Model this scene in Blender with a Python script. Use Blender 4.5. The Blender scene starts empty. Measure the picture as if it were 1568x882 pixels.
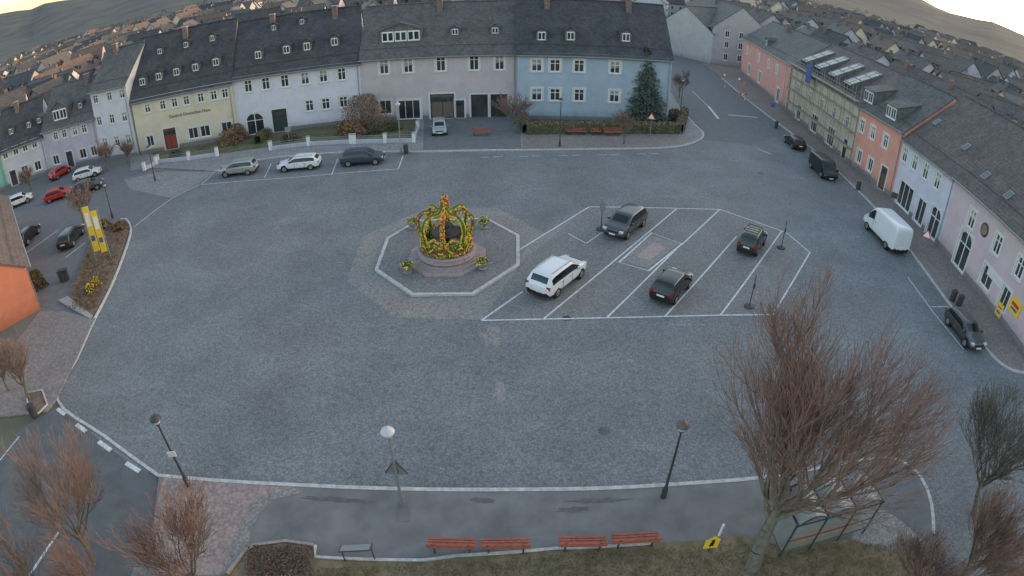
import bpy,bmesh,math,random
from mathutils import Vector,Matrix
R=random.Random(11)
CH=20.0; F=920.0; PT=math.radians(31.5)
sp,cp=math.sin(PT),math.cos(PT)
# ---- site survey: sight lines taken from the tower position, intersected with ground / wall / roof planes
def ray(px,py):
    dx,dy=px-784,py-441
    r=math.hypot(dx,dy)+1e-9;t=2*math.asin(r/(2*F))
    x,y,z=math.sin(t)*dx/r,math.sin(t)*dy/r,math.cos(t)
    return Vector((x,z*cp-y*sp,-(y*cp+z*sp)))
def G(px,py,z=0.0):
    d=ray(px,py);k=(z-CH)/d.z
    return Vector((d.x*k,d.y*k,z))
def proj(X,Y,Z):
    d=Z-CH
    y=-(d*cp)-Y*sp;z=Y*cp-d*sp
    n=math.sqrt(X*X+y*y+z*z);t=math.acos(z/n);h=math.hypot(X,y)+1e-9
    r=2*F*math.sin(t/2)
    return 784+r*X/h,441+r*y/h
def hgt(b,py):
    g=G(*b);lo,hi=0.0,30.0
    for i in range(30):
        m=(lo+hi)/2
        if proj(g.x,g.y,m)[1]>py: lo=m
        else: hi=m
    return lo
C=Vector((0,0,CH))
# ---------------- materials
def nt(m):
    m.use_nodes=True
    t=m.node_tree;return t,t.nodes,t.links,t.nodes['Principled BSDF']
def mat(name,col,rough=.8,var=.15,scale=3.0,bump=0.0,metal=0.0,spec=.3,col2=None,fine=0.0):
    m=bpy.data.materials.new(name);t,n,l,b=nt(m)
    b.inputs['Roughness'].default_value=rough;b.inputs['Metallic'].default_value=metal
    b.inputs['Specular IOR Level'].default_value=spec
    if var==0 and not col2:
        b.inputs[0].default_value=(*col,1);return m
    tc=n.new('ShaderNodeTexCoord')
    no=n.new('ShaderNodeTexNoise');no.inputs['Scale'].default_value=scale;no.inputs['Detail'].default_value=4;no.inputs['Roughness'].default_value=.65
    l.new(tc.outputs['Object'],no.inputs['Vector'])
    cr=n.new('ShaderNodeValToRGB')
    c2=col2 or tuple(c*(1+var) for c in col);c1=tuple(c*(1-var) for c in col) if not col2 else col
    cr.color_ramp.elements[0].color=(*c1,1);cr.color_ramp.elements[1].color=(*c2,1)
    cr.color_ramp.elements[0].position=.33;cr.color_ramp.elements[1].position=.67
    l.new(no.outputs[0],cr.inputs[0]);l.new(cr.outputs[0],b.inputs[0])
    if bump:
        n2=n.new('ShaderNodeTexNoise');n2.inputs['Scale'].default_value=scale*8;n2.inputs['Detail'].default_value=2
        l.new(tc.outputs['Object'],n2.inputs['Vector'])
        bp=n.new('ShaderNodeBump');bp.inputs['Strength'].default_value=bump;bp.inputs['Distance'].default_value=.03
        l.new(n2.outputs[0],bp.inputs['Height']);l.new(bp.outputs[0],b.inputs['Normal'])
    return m
def mathn(n,l,op,a,b):
    x=n.new('ShaderNodeMath');x.operation=op
    for i,v in enumerate((a,b)):
        if isinstance(v,(int,float)): x.inputs[i].default_value=v
        elif v is not None: l.new(v,x.inputs[i])
    return x.outputs[0]
def cobble(name,base,size,joint=.70,big=.2,rot=0.0,tint=(1,1,1),worn=None,cv=.13):
    m=bpy.data.materials.new(name);t,n,l,b=nt(m)
    b.inputs['Roughness'].default_value=.7;b.inputs['Specular IOR Level'].default_value=.25
    tc=n.new('ShaderNodeTexCoord')
    v1=n.new('ShaderNodeTexVoronoi');v1.inputs['Scale'].default_value=1/size;v1.inputs['Randomness'].default_value=.75;l.new(tc.outputs['Object'],v1.inputs['Vector'])
    sx=n.new('ShaderNodeSeparateColor');l.new(v1.outputs['Color'],sx.inputs[0])
    cell=n.new('ShaderNodeMapRange');cell.inputs[3].default_value=1-cv;cell.inputs[4].default_value=1+cv;l.new(sx.outputs[0],cell.inputs[0])
    jn=n.new('ShaderNodeMapRange');jn.inputs[1].default_value=.35;jn.inputs[2].default_value=.72;jn.inputs[3].default_value=1.04;jn.inputs[4].default_value=joint;l.new(v1.outputs['Distance'],jn.inputs[0])
    outs=[cell.outputs[0],jn.outputs[0]]
    for sc,lo,hi,de,off in ((3.2,.91,1.09,3,3),(.2,1-big,1+big,6,11)):
        no=n.new('ShaderNodeTexNoise');no.inputs['Scale'].default_value=sc;no.inputs['Detail'].default_value=de;no.inputs['Roughness'].default_value=.62
        mo=n.new('ShaderNodeMapping');mo.inputs['Location'].default_value=(off,off*2,0);l.new(tc.outputs['Object'],mo.inputs[0]);l.new(mo.outputs[0],no.inputs['Vector'])
        mr=n.new('ShaderNodeMapRange');mr.inputs[1].default_value=.3;mr.inputs[2].default_value=.7;mr.inputs[3].default_value=lo;mr.inputs[4].default_value=hi;l.new(no.outputs[0],mr.inputs[0])
        outs.append(mr.outputs[0])
    v=outs[0]
    for o in outs[1:]: v=mathn(n,l,'MULTIPLY',v,o)
    hue=n.new('ShaderNodeTexNoise');hue.inputs['Scale'].default_value=.09;hue.inputs['Detail'].default_value=4;l.new(tc.outputs['Object'],hue.inputs['Vector'])
    cr=n.new('ShaderNodeValToRGB');cr.color_ramp.elements[0].position=.38;cr.color_ramp.elements[1].position=.62
    cr.color_ramp.elements[0].color=(*base,1);cr.color_ramp.elements[1].color=(base[0]*tint[0],base[1]*tint[1],base[2]*tint[2],1);l.new(hue.outputs[0],cr.inputs[0])
    col=cr.outputs[0]
    if worn:
        # pale, scuffed patches of sand washed into the joints
        wn=n.new('ShaderNodeTexNoise');wn.inputs['Scale'].default_value=.55;wn.inputs['Detail'].default_value=8;wn.inputs['Roughness'].default_value=.8
        mo=n.new('ShaderNodeMapping');mo.inputs['Scale'].default_value=(.45,1.3,1);mo.inputs['Location'].default_value=(31,7,0);l.new(tc.outputs['Object'],mo.inputs[0]);l.new(mo.outputs[0],wn.inputs['Vector'])
        mr=n.new('ShaderNodeMapRange');mr.inputs[1].default_value=.57;mr.inputs[2].default_value=.70;mr.inputs[3].default_value=0;mr.inputs[4].default_value=.75;l.new(wn.outputs[0],mr.inputs[0])
        mw=n.new('ShaderNodeMix');mw.data_type='RGBA';l.new(mr.outputs[0],mw.inputs[0]);l.new(col,mw.inputs[6]);mw.inputs[7].default_value=(*worn,1);col=mw.outputs[2]
    mx=n.new('ShaderNodeMix');mx.data_type='RGBA';mx.blend_type='MULTIPLY';mx.inputs[0].default_value=1
    l.new(col,mx.inputs[6]);l.new(v,mx.inputs[7]);l.new(mx.outputs[2],b.inputs[0])
    bp=n.new('ShaderNodeBump');bp.inputs['Strength'].default_value=.3;bp.inputs['Distance'].default_value=.012
    l.new(jn.outputs[0],bp.inputs['Height']);l.new(bp.outputs[0],b.inputs['Normal'])
    return m
def roofmat(name,col,col2,row=.33):
    m=bpy.data.materials.new(name);t,n,l,b=nt(m)
    b.inputs['Roughness'].default_value=.65;b.inputs['Specular IOR Level'].default_value=.3
    tc=n.new('ShaderNodeTexCoord')
    no=n.new('ShaderNodeTexNoise');no.inputs['Scale'].default_value=.5;no.inputs['Detail'].default_value=5;no.inputs['Roughness'].default_value=.75;l.new(tc.outputs['Object'],no.inputs['Vector'])
    vo=n.new('ShaderNodeTexVoronoi');vo.inputs['Scale'].default_value=3.4;l.new(tc.outputs['Object'],vo.inputs['Vector'])
    s=n.new('ShaderNodeSeparateColor');l.new(vo.outputs['Color'],s.inputs[0])
    xyz=n.new('ShaderNodeSeparateXYZ');l.new(tc.outputs['Object'],xyz.inputs[0])
    fr=mathn(n,l,'FRACT',mathn(n,l,'DIVIDE',xyz.outputs[2],row*.7),None)
    rw=n.new('ShaderNodeMapRange');rw.inputs[1].default_value=0;rw.inputs[2].default_value=.35;rw.inputs[3].default_value=.75;rw.inputs[4].default_value=1.04;l.new(fr,rw.inputs[0])
    ce=n.new('ShaderNodeMapRange');ce.inputs[3].default_value=.8;ce.inputs[4].default_value=1.2;l.new(s.outputs[0],ce.inputs[0])
    v=mathn(n,l,'MULTIPLY',rw.outputs[0],ce.outputs[0])
    cr=n.new('ShaderNodeValToRGB');cr.color_ramp.elements[0].position=.3;cr.color_ramp.elements[1].position=.7
    cr.color_ramp.elements[0].color=(*col,1);cr.color_ramp.elements[1].color=(*col2,1);l.new(no.outputs[0],cr.inputs[0])
    mx=n.new('ShaderNodeMix');mx.data_type='RGBA';mx.blend_type='MULTIPLY';mx.inputs[0].default_value=1
    l.new(cr.outputs[0],mx.inputs[6]);l.new(v,mx.inputs[7]);l.new(mx.outputs[2],b.inputs[0])
    return m
def plaster(name,col):
    m=mat(name,col,.9,.08,.7,.12)
    t=m.node_tree;n,l=t.nodes,t.links;b=n['Principled BSDF']
    src=b.inputs[0].links[0].from_socket
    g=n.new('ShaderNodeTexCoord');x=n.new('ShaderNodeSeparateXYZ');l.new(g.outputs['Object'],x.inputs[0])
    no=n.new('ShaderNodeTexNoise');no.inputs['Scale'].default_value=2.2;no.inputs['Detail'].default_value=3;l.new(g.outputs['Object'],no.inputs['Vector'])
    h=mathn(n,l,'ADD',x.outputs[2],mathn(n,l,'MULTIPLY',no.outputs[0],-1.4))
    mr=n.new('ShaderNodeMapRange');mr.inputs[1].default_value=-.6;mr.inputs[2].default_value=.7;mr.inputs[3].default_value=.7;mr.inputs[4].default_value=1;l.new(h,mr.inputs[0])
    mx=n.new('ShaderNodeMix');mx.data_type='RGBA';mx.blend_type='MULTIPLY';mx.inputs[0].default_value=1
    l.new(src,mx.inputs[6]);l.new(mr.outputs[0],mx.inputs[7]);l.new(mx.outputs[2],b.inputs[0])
    return m
M={}
M['cob']=cobble('square_cobbles',(.195,.208,.222),.11,tint=(1.03,.99,.96),worn=(.31,.31,.315),big=.17)
M['cobl']=cobble('light_cobbles',(.265,.255,.252),.12,tint=(1,.97,.95),big=.10)
M['cobd']=cobble('parking_cobbles',(.212,.212,.216),.12,tint=(1.03,1,.97),big=.12,worn=(.28,.27,.265))
M['redp']=cobble('red_paving',(.31,.24,.225),.2,.75,.1,tint=(1,1,1))
M['pave']=cobble('pavement_slabs',(.26,.255,.26),.3,.8,.10)
M['brownp']=cobble('brown_paving',(.24,.21,.2),.22,.8,.10)
M['asph']=mat('asphalt',(.155,.16,.17),.85,.12,1.2,.15)
M['asphr']=mat('asphalt_road',(.115,.12,.13),.85,.14,1.0,.15)
M['asphd']=mat('asphalt_footway',(.175,.172,.175),.85,.2,.6,.15)
M['asphp']=mat('asphalt_patch',(.12,.118,.12),.85,.25,3,.1)
M['line']=mat('white_marking',(.57,.58,.60),.7,.3,6)
M['kerb']=mat('granite_kerb',(.46,.45,.445),.8,.25,4,.2)
M['grass']=mat('winter_grass',(.13,.11,.055),.95,.3,1.8,.6,col2=(.27,.205,.13))
M['lawn']=mat('garden_lawn',(.085,.09,.05),.95,.3,.8,.5,col2=(.17,.15,.09))
M['soil']=mat('soil_bed',(.11,.08,.06),.95,.3,3,.6,col2=(.23,.17,.13))
M['glass']=mat('window_glass',(.02,.025,.03),.12,.3,.35,0,0,.5,col2=(.08,.085,.09))
M['carglass']=mat('car_glass',(.012,.015,.018),.08,0,1,0,0,.6)
M['frame']=mat('white_frame',(.76,.76,.76),.5,.06,3)
M['dfr']=mat('dark_frame',(.07,.06,.055),.6,.2,3)
M['roofd']=roofmat('slate_roof_dark',(.043,.045,.052),(.078,.079,.087))
M['roofg']=roofmat('slate_roof_grey',(.083,.08,.084),(.13,.125,.126))
M['roofb']=roofmat('slate_roof_brown',(.085,.076,.074),(.14,.12,.114))
M['roofr']=roofmat('tile_roof_red',(.12,.085,.075),(.17,.12,.10))
M['metal']=mat('grey_metal',(.30,.31,.32),.45,.1,3,0,.5)
M['dmetal']=mat('dark_metal',(.07,.07,.072),.5,.2,3,0,.3)
M['bark']=mat('bark',(.115,.10,.08),.95,.35,5,.5,col2=(.19,.165,.13))
M['twig']=mat('twig',(.21,.15,.13),.95,.25,2)
M['twigg']=mat('branch_mossy',(.17,.14,.11),.95,.3,2)
M['twigr']=mat('twig_red',(.23,.14,.115),.95,.3,2)
M['spruce']=mat('spruce_needles',(.05,.075,.06),.9,.35,1.5,col2=(.12,.15,.115))
M['hedge']=mat('hedge_leaf',(.06,.066,.036),.9,.3,1.5,col2=(.15,.13,.075))
M['hedgeb']=mat('beech_hedge_leaf',(.20,.10,.055),.9,.3,1.5,col2=(.36,.2,.12))
M['shrub']=mat('shrub_leaf',(.19,.13,.09),.9,.3,1.5,col2=(.30,.22,.15))
M['yel']=mat('yellow_flower',(.75,.55,.03),.7,.2,5)
M['box']=mat('boxwood_garland',(.07,.16,.04),.9,.4,6)
M['stone']=mat('fountain_stone',(.30,.28,.27),.8,.2,3,.3)
M['gran']=mat('red_granite',(.35,.27,.265),.75,.2,4,.2)
M['water']=mat('fountain_water',(.03,.045,.05),.05,.1,2,0,0,.6)
M['wood']=mat('red_bench_wood',(.34,.11,.08),.7,.25,6)
M['plank']=mat('scaffold_plank',(.36,.31,.24),.8,.3,3)
M['conc']=mat('concrete',(.33,.32,.31),.85,.15,3,.2)
M['rubber']=mat('tyre',(.018,.018,.018),.8,0)
M['rim']=mat('alloy_rim',(.38,.39,.40),.35,.05,3,0,.7)
M['red']=mat('red_paint',(.6,.05,.03),.4,0);M['orange']=mat('orange_paint',(.75,.24,.04),.5,0)
M['yellow']=mat('yellow_paint',(.80,.54,.05),.45,.06,2);M['white']=mat('white_paint',(.74,.74,.74),.5,.05,2)
M['black']=mat('black_plastic',(.02,.02,.02),.5,0);M['blue']=mat('blue_tarp',(.06,.11,.30),.6,.2,2)
M['tail']=mat('tail_light',(.35,.01,.01),.3,0);M['head']=mat('head_light',(.55,.57,.6),.15,0)
M['globe']=mat('lamp_globe',(.50,.51,.53),.25,.05,3);M['lampcap']=mat('lamp_cap',(.14,.10,.09),.5,.2,3)
M['plex']=mat('shelter_roof_plastic',(.33,.345,.35),.4,.3,1.0,0,0,.4)
M['panel']=mat('translucent_sheeting',(.36,.345,.33),.35,.25,.9,0,0,.5)
M['fore']=mat('forest',(.055,.062,.068),1,.3,.012,col2=(.11,.11,.108))
M['dtree']=mat('distant_foliage',(.05,.048,.042),1,.3,.02,col2=(.12,.10,.09))
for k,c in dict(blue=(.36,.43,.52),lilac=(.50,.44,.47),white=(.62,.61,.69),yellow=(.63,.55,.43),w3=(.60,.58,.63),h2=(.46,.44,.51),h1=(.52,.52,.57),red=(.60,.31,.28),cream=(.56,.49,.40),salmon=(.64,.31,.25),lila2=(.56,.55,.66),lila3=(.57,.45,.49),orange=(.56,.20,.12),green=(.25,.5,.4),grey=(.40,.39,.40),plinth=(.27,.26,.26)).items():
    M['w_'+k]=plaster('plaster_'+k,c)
# ---------------- mesh builder
class MB:
    def __init__(s): s.v=[];s.f=[];s.m=[];s.mats=[]
    def mi(s,m):
        if m not in s.mats: s.mats.append(m)
        return s.mats.index(m)
    def face(s,pts,m):
        i=len(s.v);s.v+=[tuple(p) for p in pts];s.f.append(tuple(range(i,i+len(pts))));s.m.append(s.mi(m))
    def box(s,c,X,Y,Z,m):
        c=Vector(c);i=len(s.v)
        for a in(-1,1):
            for b in(-1,1):
                for d in(-1,1): s.v.append(tuple(c+X*a+Y*b+Z*d))
        for q in((0,1,3,2),(4,6,7,5),(0,4,5,1),(2,3,7,6),(0,2,6,4),(1,5,7,3)):
            s.f.append(tuple(i+k for k in q));s.m.append(s.mi(m))
    def abox(s,c,sx,sy,sz,m,ang=0):
        ca,sa=math.cos(ang),math.sin(ang)
        s.box(c,Vector((ca,sa,0))*sx/2,Vector((-sa,ca,0))*sy/2,Vector((0,0,sz/2)),m)
    def tube(s,p,q,r0,r1,n,m,cap=False):
        p=Vector(p);q=Vector(q);d=(q-p)
        if d.length<1e-6:return
        d.normalize();a=d.orthogonal().normalized();b=d.cross(a);i=len(s.v);k=s.mi(m)
        for c,r in((p,r0),(q,r1)):
            for j in range(n):
                t=2*math.pi*j/n;s.v.append(tuple(c+a*math.cos(t)*r+b*math.sin(t)*r))
        for j in range(n):
            s.f.append((i+j,i+(j+1)%n,i+n+(j+1)%n,i+n+j));s.m.append(k)
        if cap:
            s.f.append(tuple(i+j for j in range(n))[::-1]);s.m.append(k);s.f.append(tuple(i+n+j for j in range(n)));s.m.append(k)
    def lathe(s,o,prof,n,m,ax=Vector((0,0,1)),ph=0):
        o=Vector(o);a=ax.orthogonal().normalized();b=ax.cross(a);i=len(s.v);k=s.mi(m)
        if abs(ax.z)>.99: a=Vector((1,0,0));b=Vector((0,1,0))
        for r,h in prof:
            for j in range(n):
                t=2*math.pi*j/n+ph;s.v.append(tuple(o+ax*h+a*math.cos(t)*r+b*math.sin(t)*r))
        for e in range(len(prof)-1):
            for j in range(n):
                s.f.append((i+e*n+j,i+e*n+(j+1)%n,i+(e+1)*n+(j+1)%n,i+(e+1)*n+j));s.m.append(k)
        s.f.append(tuple(i+j for j in range(n))[::-1]);s.m.append(k)
        e=(len(prof)-1)*n;s.f.append(tuple(i+e+j for j in range(n)));s.m.append(k)
    def sphere(s,c,r,m,n=8,sz=1.0):
        s.lathe(Vector(c),[(max(.001,r*math.cos(a)),r*sz*math.sin(a)) for a in [math.pi*(k/(n//2)-.5) for k in range(n//2+1)]],n,m)
    def prism(s,pts,z0,z1,m,side=None):
        n=len(pts)
        ar=sum(pts[i].x*pts[(i+1)%n].y-pts[(i+1)%n].x*pts[i].y for i in range(n))
        if ar<0: pts=pts[::-1]
        s.face([(p.x,p.y,z1) for p in pts],m)
        if z0<z1:
            for i in range(n):
                a,b=pts[i],pts[(i+1)%n];s.face([(a.x,a.y,z0),(b.x,b.y,z0),(b.x,b.y,z1),(a.x,a.y,z1)],side or m)
    def leaf(s,p,sz,m,up=None):
        a=Vector((R.gauss(0,1),R.gauss(0,1),R.gauss(0,1))).normalized();b=a.orthogonal().normalized()
        p=Vector(p);s.face([p-a*sz,p-b*sz*.6,p+a*sz,p+b*sz*.6],m)
    def obj(s,name,parent=None,smooth=None,loc=None):
        me=bpy.data.meshes.new(name);me.from_pydata(s.v,[],s.f)
        for m in s.mats: me.materials.append(m)
        me.polygons.foreach_set('material_index',s.m);me.update()
        if smooth is not None:
            me.polygons.foreach_set('use_smooth',[True]*len(s.f));me.set_sharp_from_angle(angle=math.radians(smooth))
        o=bpy.data.objects.new(name,me);bpy.context.collection.objects.link(o)
        if parent: o.parent=parent
        if loc: o.location=loc
        return o
def empty(name):
    o=bpy.data.objects.new(name,None);bpy.context.collection.objects.link(o);return o
def sheet(name,pix,z,m,world=(),z0=None,side=None):
    b=MB();b.prism([G(*p) for p in pix]+[Vector((x,y,0)) for x,y in world],z if z0 is None else z0,z,m,side);return b.obj(name)
def smooth_line(P,k=4):
    out=[]
    for i in range(len(P)-1):
        p0=P[max(0,i-1)];p1=P[i];p2=P[i+1];p3=P[min(len(P)-1,i+2)]
        for j in range(k):
            t=j/k;out.append(.5*((2*p1)+(p2-p0)*t+(2*p0-5*p1+4*p2-p3)*t*t+(3*p1-p0-3*p2+p3)*t**3))
    out.append(P[-1]);return out
def strip(b,P,w,z0,z1,m,off=0,closed=False):
    n=len(P);L=[];Rr=[]
    for i in range(n):
        a_=P[(i-1)%n] if closed else P[max(0,i-1)];b_=P[(i+1)%n] if closed else P[min(n-1,i+1)]
        d=(b_-a_);d.z=0;d.normalize();q=Vector((-d.y,d.x,0))
        L.append(P[i]+q*(off+w/2));Rr.append(P[i]+q*(off-w/2))
    for i in range(n if closed else n-1):
        j=(i+1)%n
        a,c,d,e=Rr[i],Rr[j],L[j],L[i]
        b.face([(p.x,p.y,z1) for p in (a,c,d,e)],m)
        if z1-z0>.02:
            b.face([(a.x,a.y,z0),(c.x,c.y,z0),(c.x,c.y,z1),(a.x,a.y,z1)],m);b.face([(d.x,d.y,z0),(e.x,e.y,z0),(e.x,e.y,z1),(d.x,d.y,z1)],m)
# ================= GROUND
b=MB()
b.face([(-4000,-300,0),(4000,-300,0),(4000,5000,0),(-4000,5000,0)],M['lawn']);gmat=bpy.data.materials.new('town_ground')
g=b.obj('ground')
t,n,l,bs=nt(gmat);tc=n.new('ShaderNodeTexCoord');no=n.new('ShaderNodeTexNoise');no.inputs['Scale'].default_value=.04;no.inputs['Detail'].default_value=5;l.new(tc.outputs['Object'],no.inputs['Vector'])
cr=n.new('ShaderNodeValToRGB');cr.color_ramp.elements[0].color=(.16,.16,.16,1);cr.color_ramp.elements[1].color=(.11,.108,.075,1);cr.color_ramp.elements[0].position=.48;cr.color_ramp.elements[1].position=.56
l.new(no.outputs[0],cr.inputs[0]);l.new(cr.outputs[0],bs.inputs[0]);bs.inputs['Roughness'].default_value=.9;g.data.materials[0]=gmat
backk=[(330,263),(400,245),(470,238),(530,234),(640,233),(700,232),(850,230),(1000,228),(1050,223),(1074,213),(1076,204),(1064,192),(1046,172)]
rk=[(1105,120),(1150,158),(1195,192),(1240,226),(1292,272),(1335,314),(1395,387),(1450,462),(1505,530),(1540,563),(1568,572)]
botk=[(245,730),(350,739),(460,745),(620,751),(780,752),(920,750),(1060,742),(1160,734),(1260,717),(1340,703),(1380,708),(1410,735),(1425,775),(1428,820)]
sheet('cobbled_square',[(88,612),(118,550),(145,490),(172,430),(200,352),(225,333),(262,305),(300,283)]+backk[:-2]+[(1150,158),(1195,192),(1240,226),(1292,272),(1335,314),(1395,387),(1450,462),(1505,530),(1540,563),(1568,572)],.004,M['cob'],world=[(60,18),(60,2),(-10,2),(-14.0,8)])
sheet('street_asphalt',[(1046,172),(1064,192),(1076,204),(1076,214),(1150,222),(1205,205),(1195,192),(1150,158),(1105,120),(1075,98),(1040,70),(1018,50),(1006,36),(992,36),(1004,75),(1020,115)],.008,M['asph'])
sheet('lower_road',[(70,632),(88,625),(125,652),(160,680),(203,712),(245,731),(238,790),(200,882),(0,882),(0,705),(30,660)],.010,M['asphr'])
bk=smooth_line([G(*p) for p in backk],3)
b=MB();b.prism(bk+[Vector((28,120,0)),Vector((24,125,0)),Vector((-60,125,0)),Vector((-60,78,0)),G(200,262),G(240,258)],0,.11,M['pave']);b.obj('back_pavement')
b=MB();strip(b,bk,.22,0,.13,M['kerb']);b.obj('back_kerb')
rkp=smooth_line([G(*p) for p in rk],3)
b=MB();b.prism(rkp+[Vector((60,22,0)),Vector((60,130,0)),G(1075,98)],0,.11,M['brownp']);b.obj('street_pavement')
b=MB();strip(b,rkp,.2,0,.13,M['kerb']);b.obj('street_kerb')
bp=smooth_line([G(*p) for p in botk],3)
b=MB();b.prism(bp+[Vector((15.5,7,0)),Vector((-14,7,0))],0,.10,M['asphd']);b.obj('footway')
b=MB();strip(b,bp,.2,0,.125,M['kerb']);b.obj('footway_kerb')
b=MB();b.prism([G(*p) for p in [(252,732),(350,740),(458,746),(400,765),(372,800),(350,882),(240,882),(238,790)]],.101,.108,M['redp']);b.obj('red_paving')
b=MB();b.prism([G(*p) for p in [(458,748),(405,762),(378,790),(355,835),(345,882),(378,882),(385,820),(398,790),(420,768),(462,757)]],.109,.113,M['cobl']);b.obj('cobble_band')
b=MB();b.prism([G(*p) for p in [(1345,706),(1378,711),(1404,738),(1418,778),(1420,830),(1380,800),(1345,770),(1330,740)]],.101,.109,M['asph']);b.prism([G(*p) for p in [(1330,770),(1380,800),(1420,835),(1360,870),(1300,830)]],.101,.112,M['cobl']);b.obj('shelter_paving')
b=MB()
def blob(c,rx,ry,z,m,b,n=14,ang=0):
    c=G(*c);pts=[]
    for i in range(n):
        t=2*math.pi*i/n;k=R.uniform(.6,1.25);x=math.cos(t)*rx*k;y=math.sin(t)*ry*k
        pts.append(c+Vector((x*math.cos(ang)-y*math.sin(ang),x*math.sin(ang)+y*math.cos(ang),0)))
    b.prism(pts,z,z,m)
blob((520,768),1.5,.16,.106,M['asphp'],b,30);blob((740,769),.5,.16,.106,M['asphp'],b,18);blob((915,769),1.3,.14,.106,M['asphp'],b,30);blob((880,783),.7,.18,.107,M['asphp'],b,20)
b.obj('footway_repairs')
b=MB();blob((755,515),.7,.95,.012,M['cobl'],b,22);blob((766,600),.38,.85,.012,M['cobl'],b,16);b.obj('cobble_repairs')
b=MB()
for c,r in (((360,290),.45),((868,488),.28),((925,660),.28),((1165,265),.35)):
    p=G(*c);b.lathe((p.x,p.y,.010),[(r,0),(r,.006)],18,M['asphp'] if r<.4 else M['brownp'])
b.obj('manhole_covers')
b=MB();fr=[G(*p) for p in [(345,882),(376,848),(392,838),(440,832),(482,838),(484,853),(650,860),(700,853),(850,842),(1000,834),(1090,830),(1130,822),(1190,838),(1300,828),(1380,850),(1440,882)]]
b.prism(fr+[Vector((16,3,0)),Vector((-14,3,0))],.10,.14,M['grass']);b.obj('foreground_grass')
b=MB();strip(b,[G(484,838),G(484,856)]+[G(650,861),G(700,854),G(850,843),G(1000,835)],.12,.1,.2,M['kerb']);strip(b,[G(350,882),G(376,848),G(392,838),G(440,832),G(482,838)],.14,.1,.22,M['gran']);b.obj('lawn_edging')
b=MB()
for i in range(14000):
    p=G(R.uniform(380,1460),R.uniform(836,900));
    if p.y<6 or (p.x<0 and proj(p.x,p.y,0)[1]<862) : continue
    q=proj(p.x,p.y,0)
    if q[1]<(864-(q[0]-650)*.06): continue
    h=R.uniform(.03,.09);a=R.uniform(0,6.28);w=Vector((math.cos(a),math.sin(a),0))*.03
    b.face([p+w+Vector((0,0,.13)),p-w+Vector((0,0,.13)),p+Vector((R.uniform(-.08,.08),R.uniform(-.08,.08),.13+h))],R.choice([M['grass'],M['shrub'],M['lawn'],M['soil']]))
b.obj('grass_tufts')
b=MB();b.prism([G(*p) for p in [(385,850),(405,838),(440,834),(478,840),(480,882),(372,882)]],.12,.17,M['soil'])
for i in range(2200):
    p=G(R.uniform(380,478),R.uniform(842,890));p.z=.18+R.random()*.25;b.leaf(p,.05,R.choice([M['soil'],M['twigr'],M['twigr'],M['shrub'],M['hedge']]))
b.obj('planting_bed')
sheet('fountain_paving',[(530,430),(605,487),(738,490),(800,440),(945,402),(1000,357),(902,320),(835,358),(762,318),(650,320),(556,362)],.012,M['cobl'])
sheet('parking_paving',[(738,490),(833,489),(1018,486),(1183,483),(1240,386),(1205,357),(1102,321),(902,317),(835,372),(800,400)],.016,M['cobd'])
b=MB();ok=[G(*p) for p in [(577,415),(632,453),(724,452),(793,408),(793,363),(745,337),(640,340),(594,367)]]
strip(b,ok,.26,0,.16,M['kerb'],closed=True);b.prism(ok,.018,.13,M['cobd']);b.obj('fountain_kerb')
b=MB()
def ln(*pp,w=.12,z=.022): strip(b,[G(*p) for p in pp],w,z,z,M['line'])
ln((737,491),(833,489),(930,487),(1018,485),(1103,483),(1183,482))
ln((737,491),(800,447),z=.023);ln((833,488),(1036,320),z=.0235);ln((930,486),(1044,373),z=.023);ln((1018,485),(1120,371),(1128,362),z=.023);ln((1103,483),(1197,354),z=.023);ln((1183,482),(1240,387),z=.023)
ln((795,383),(902,317));ln((902,317),(1102,321),z=.024);ln((1102,321),(1205,357),(1240,387),z=.022);ln((1102,321),(1044,375),z=.025)
strip(b,[G(*p) for p in [(948,402),(998,357),(1044,374),(993,415)]],.16,.026,.026,M['line'],closed=True)
ln((870,358),(898,373),w=.08);ln((898,373),(930,350),w=.08,z=.024)
ln((308,283),(450,272),(610,259),w=.1);ln((405,273),(415,251),w=.1,z=.024);ln((508,268),(517,244),w=.1,z=.024);ln((610,259),(617,239),w=.1,z=.024);ln((308,283),(330,263),w=.1,z=.024)
ln((1390,425),(1430,480),(1475,535),w=.1);ln((1425,470),(1452,470),w=.1,z=.024);ln((1180,236),(1160,228),w=.15)
for k in range(14):
    x=735+k*20;
    if k%3!=2: ln((x,241-k*.4),(x+14,240.7-k*.4),w=.1,z=.024)
for p,q in (((88,626),(100,635)),((117,650),(132,661)),((151,676),(170,690)),((193,709),(214,722))): ln(p,q,w=.28,z=.016)
ln((45,882),(90,815),w=.15,z=.016);ln((0,705),(30,668),w=.1,z=.016)
ln((1085,163),(1100,182),w=.35);ln((1115,176),(1160,180),w=.3,z=.024);ln((1060,140),(1085,163),w=.12,z=.026)
b.obj('road_markings')
b=MB();b.prism([G(*p) for p in [(952,401),(998,361),(1039,374),(992,411)]],.018,.030,M['cobl']);b.prism([G(*p) for p in [(975,393),(1000,372),(1020,380),(995,400)]],.03,.034,M['gran']);b.obj('paved_island')
b=MB();strip(b,smooth_line([G(*p) for p in [(245,730),(160,668),(88,612),(118,550),(145,490)]],4),.18,.004,.06,M['kerb']);strip(b,smooth_line([G(*p) for p in [(145,490),(175,430),(200,360),(195,338),(185,337)]],4),.18,.004,.14,M['kerb'])
strip(b,smooth_line([G(*p) for p in [(205,348),(262,305),(305,283)]],3),.15,.004,.02,M['kerb']);b.obj('square_edging')
sheet('left_pavement',[(72,632),(88,612),(118,550),(145,490),(100,478),(62,478),(0,560),(0,640)],.10,M['brownp'],z0=0)
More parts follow.
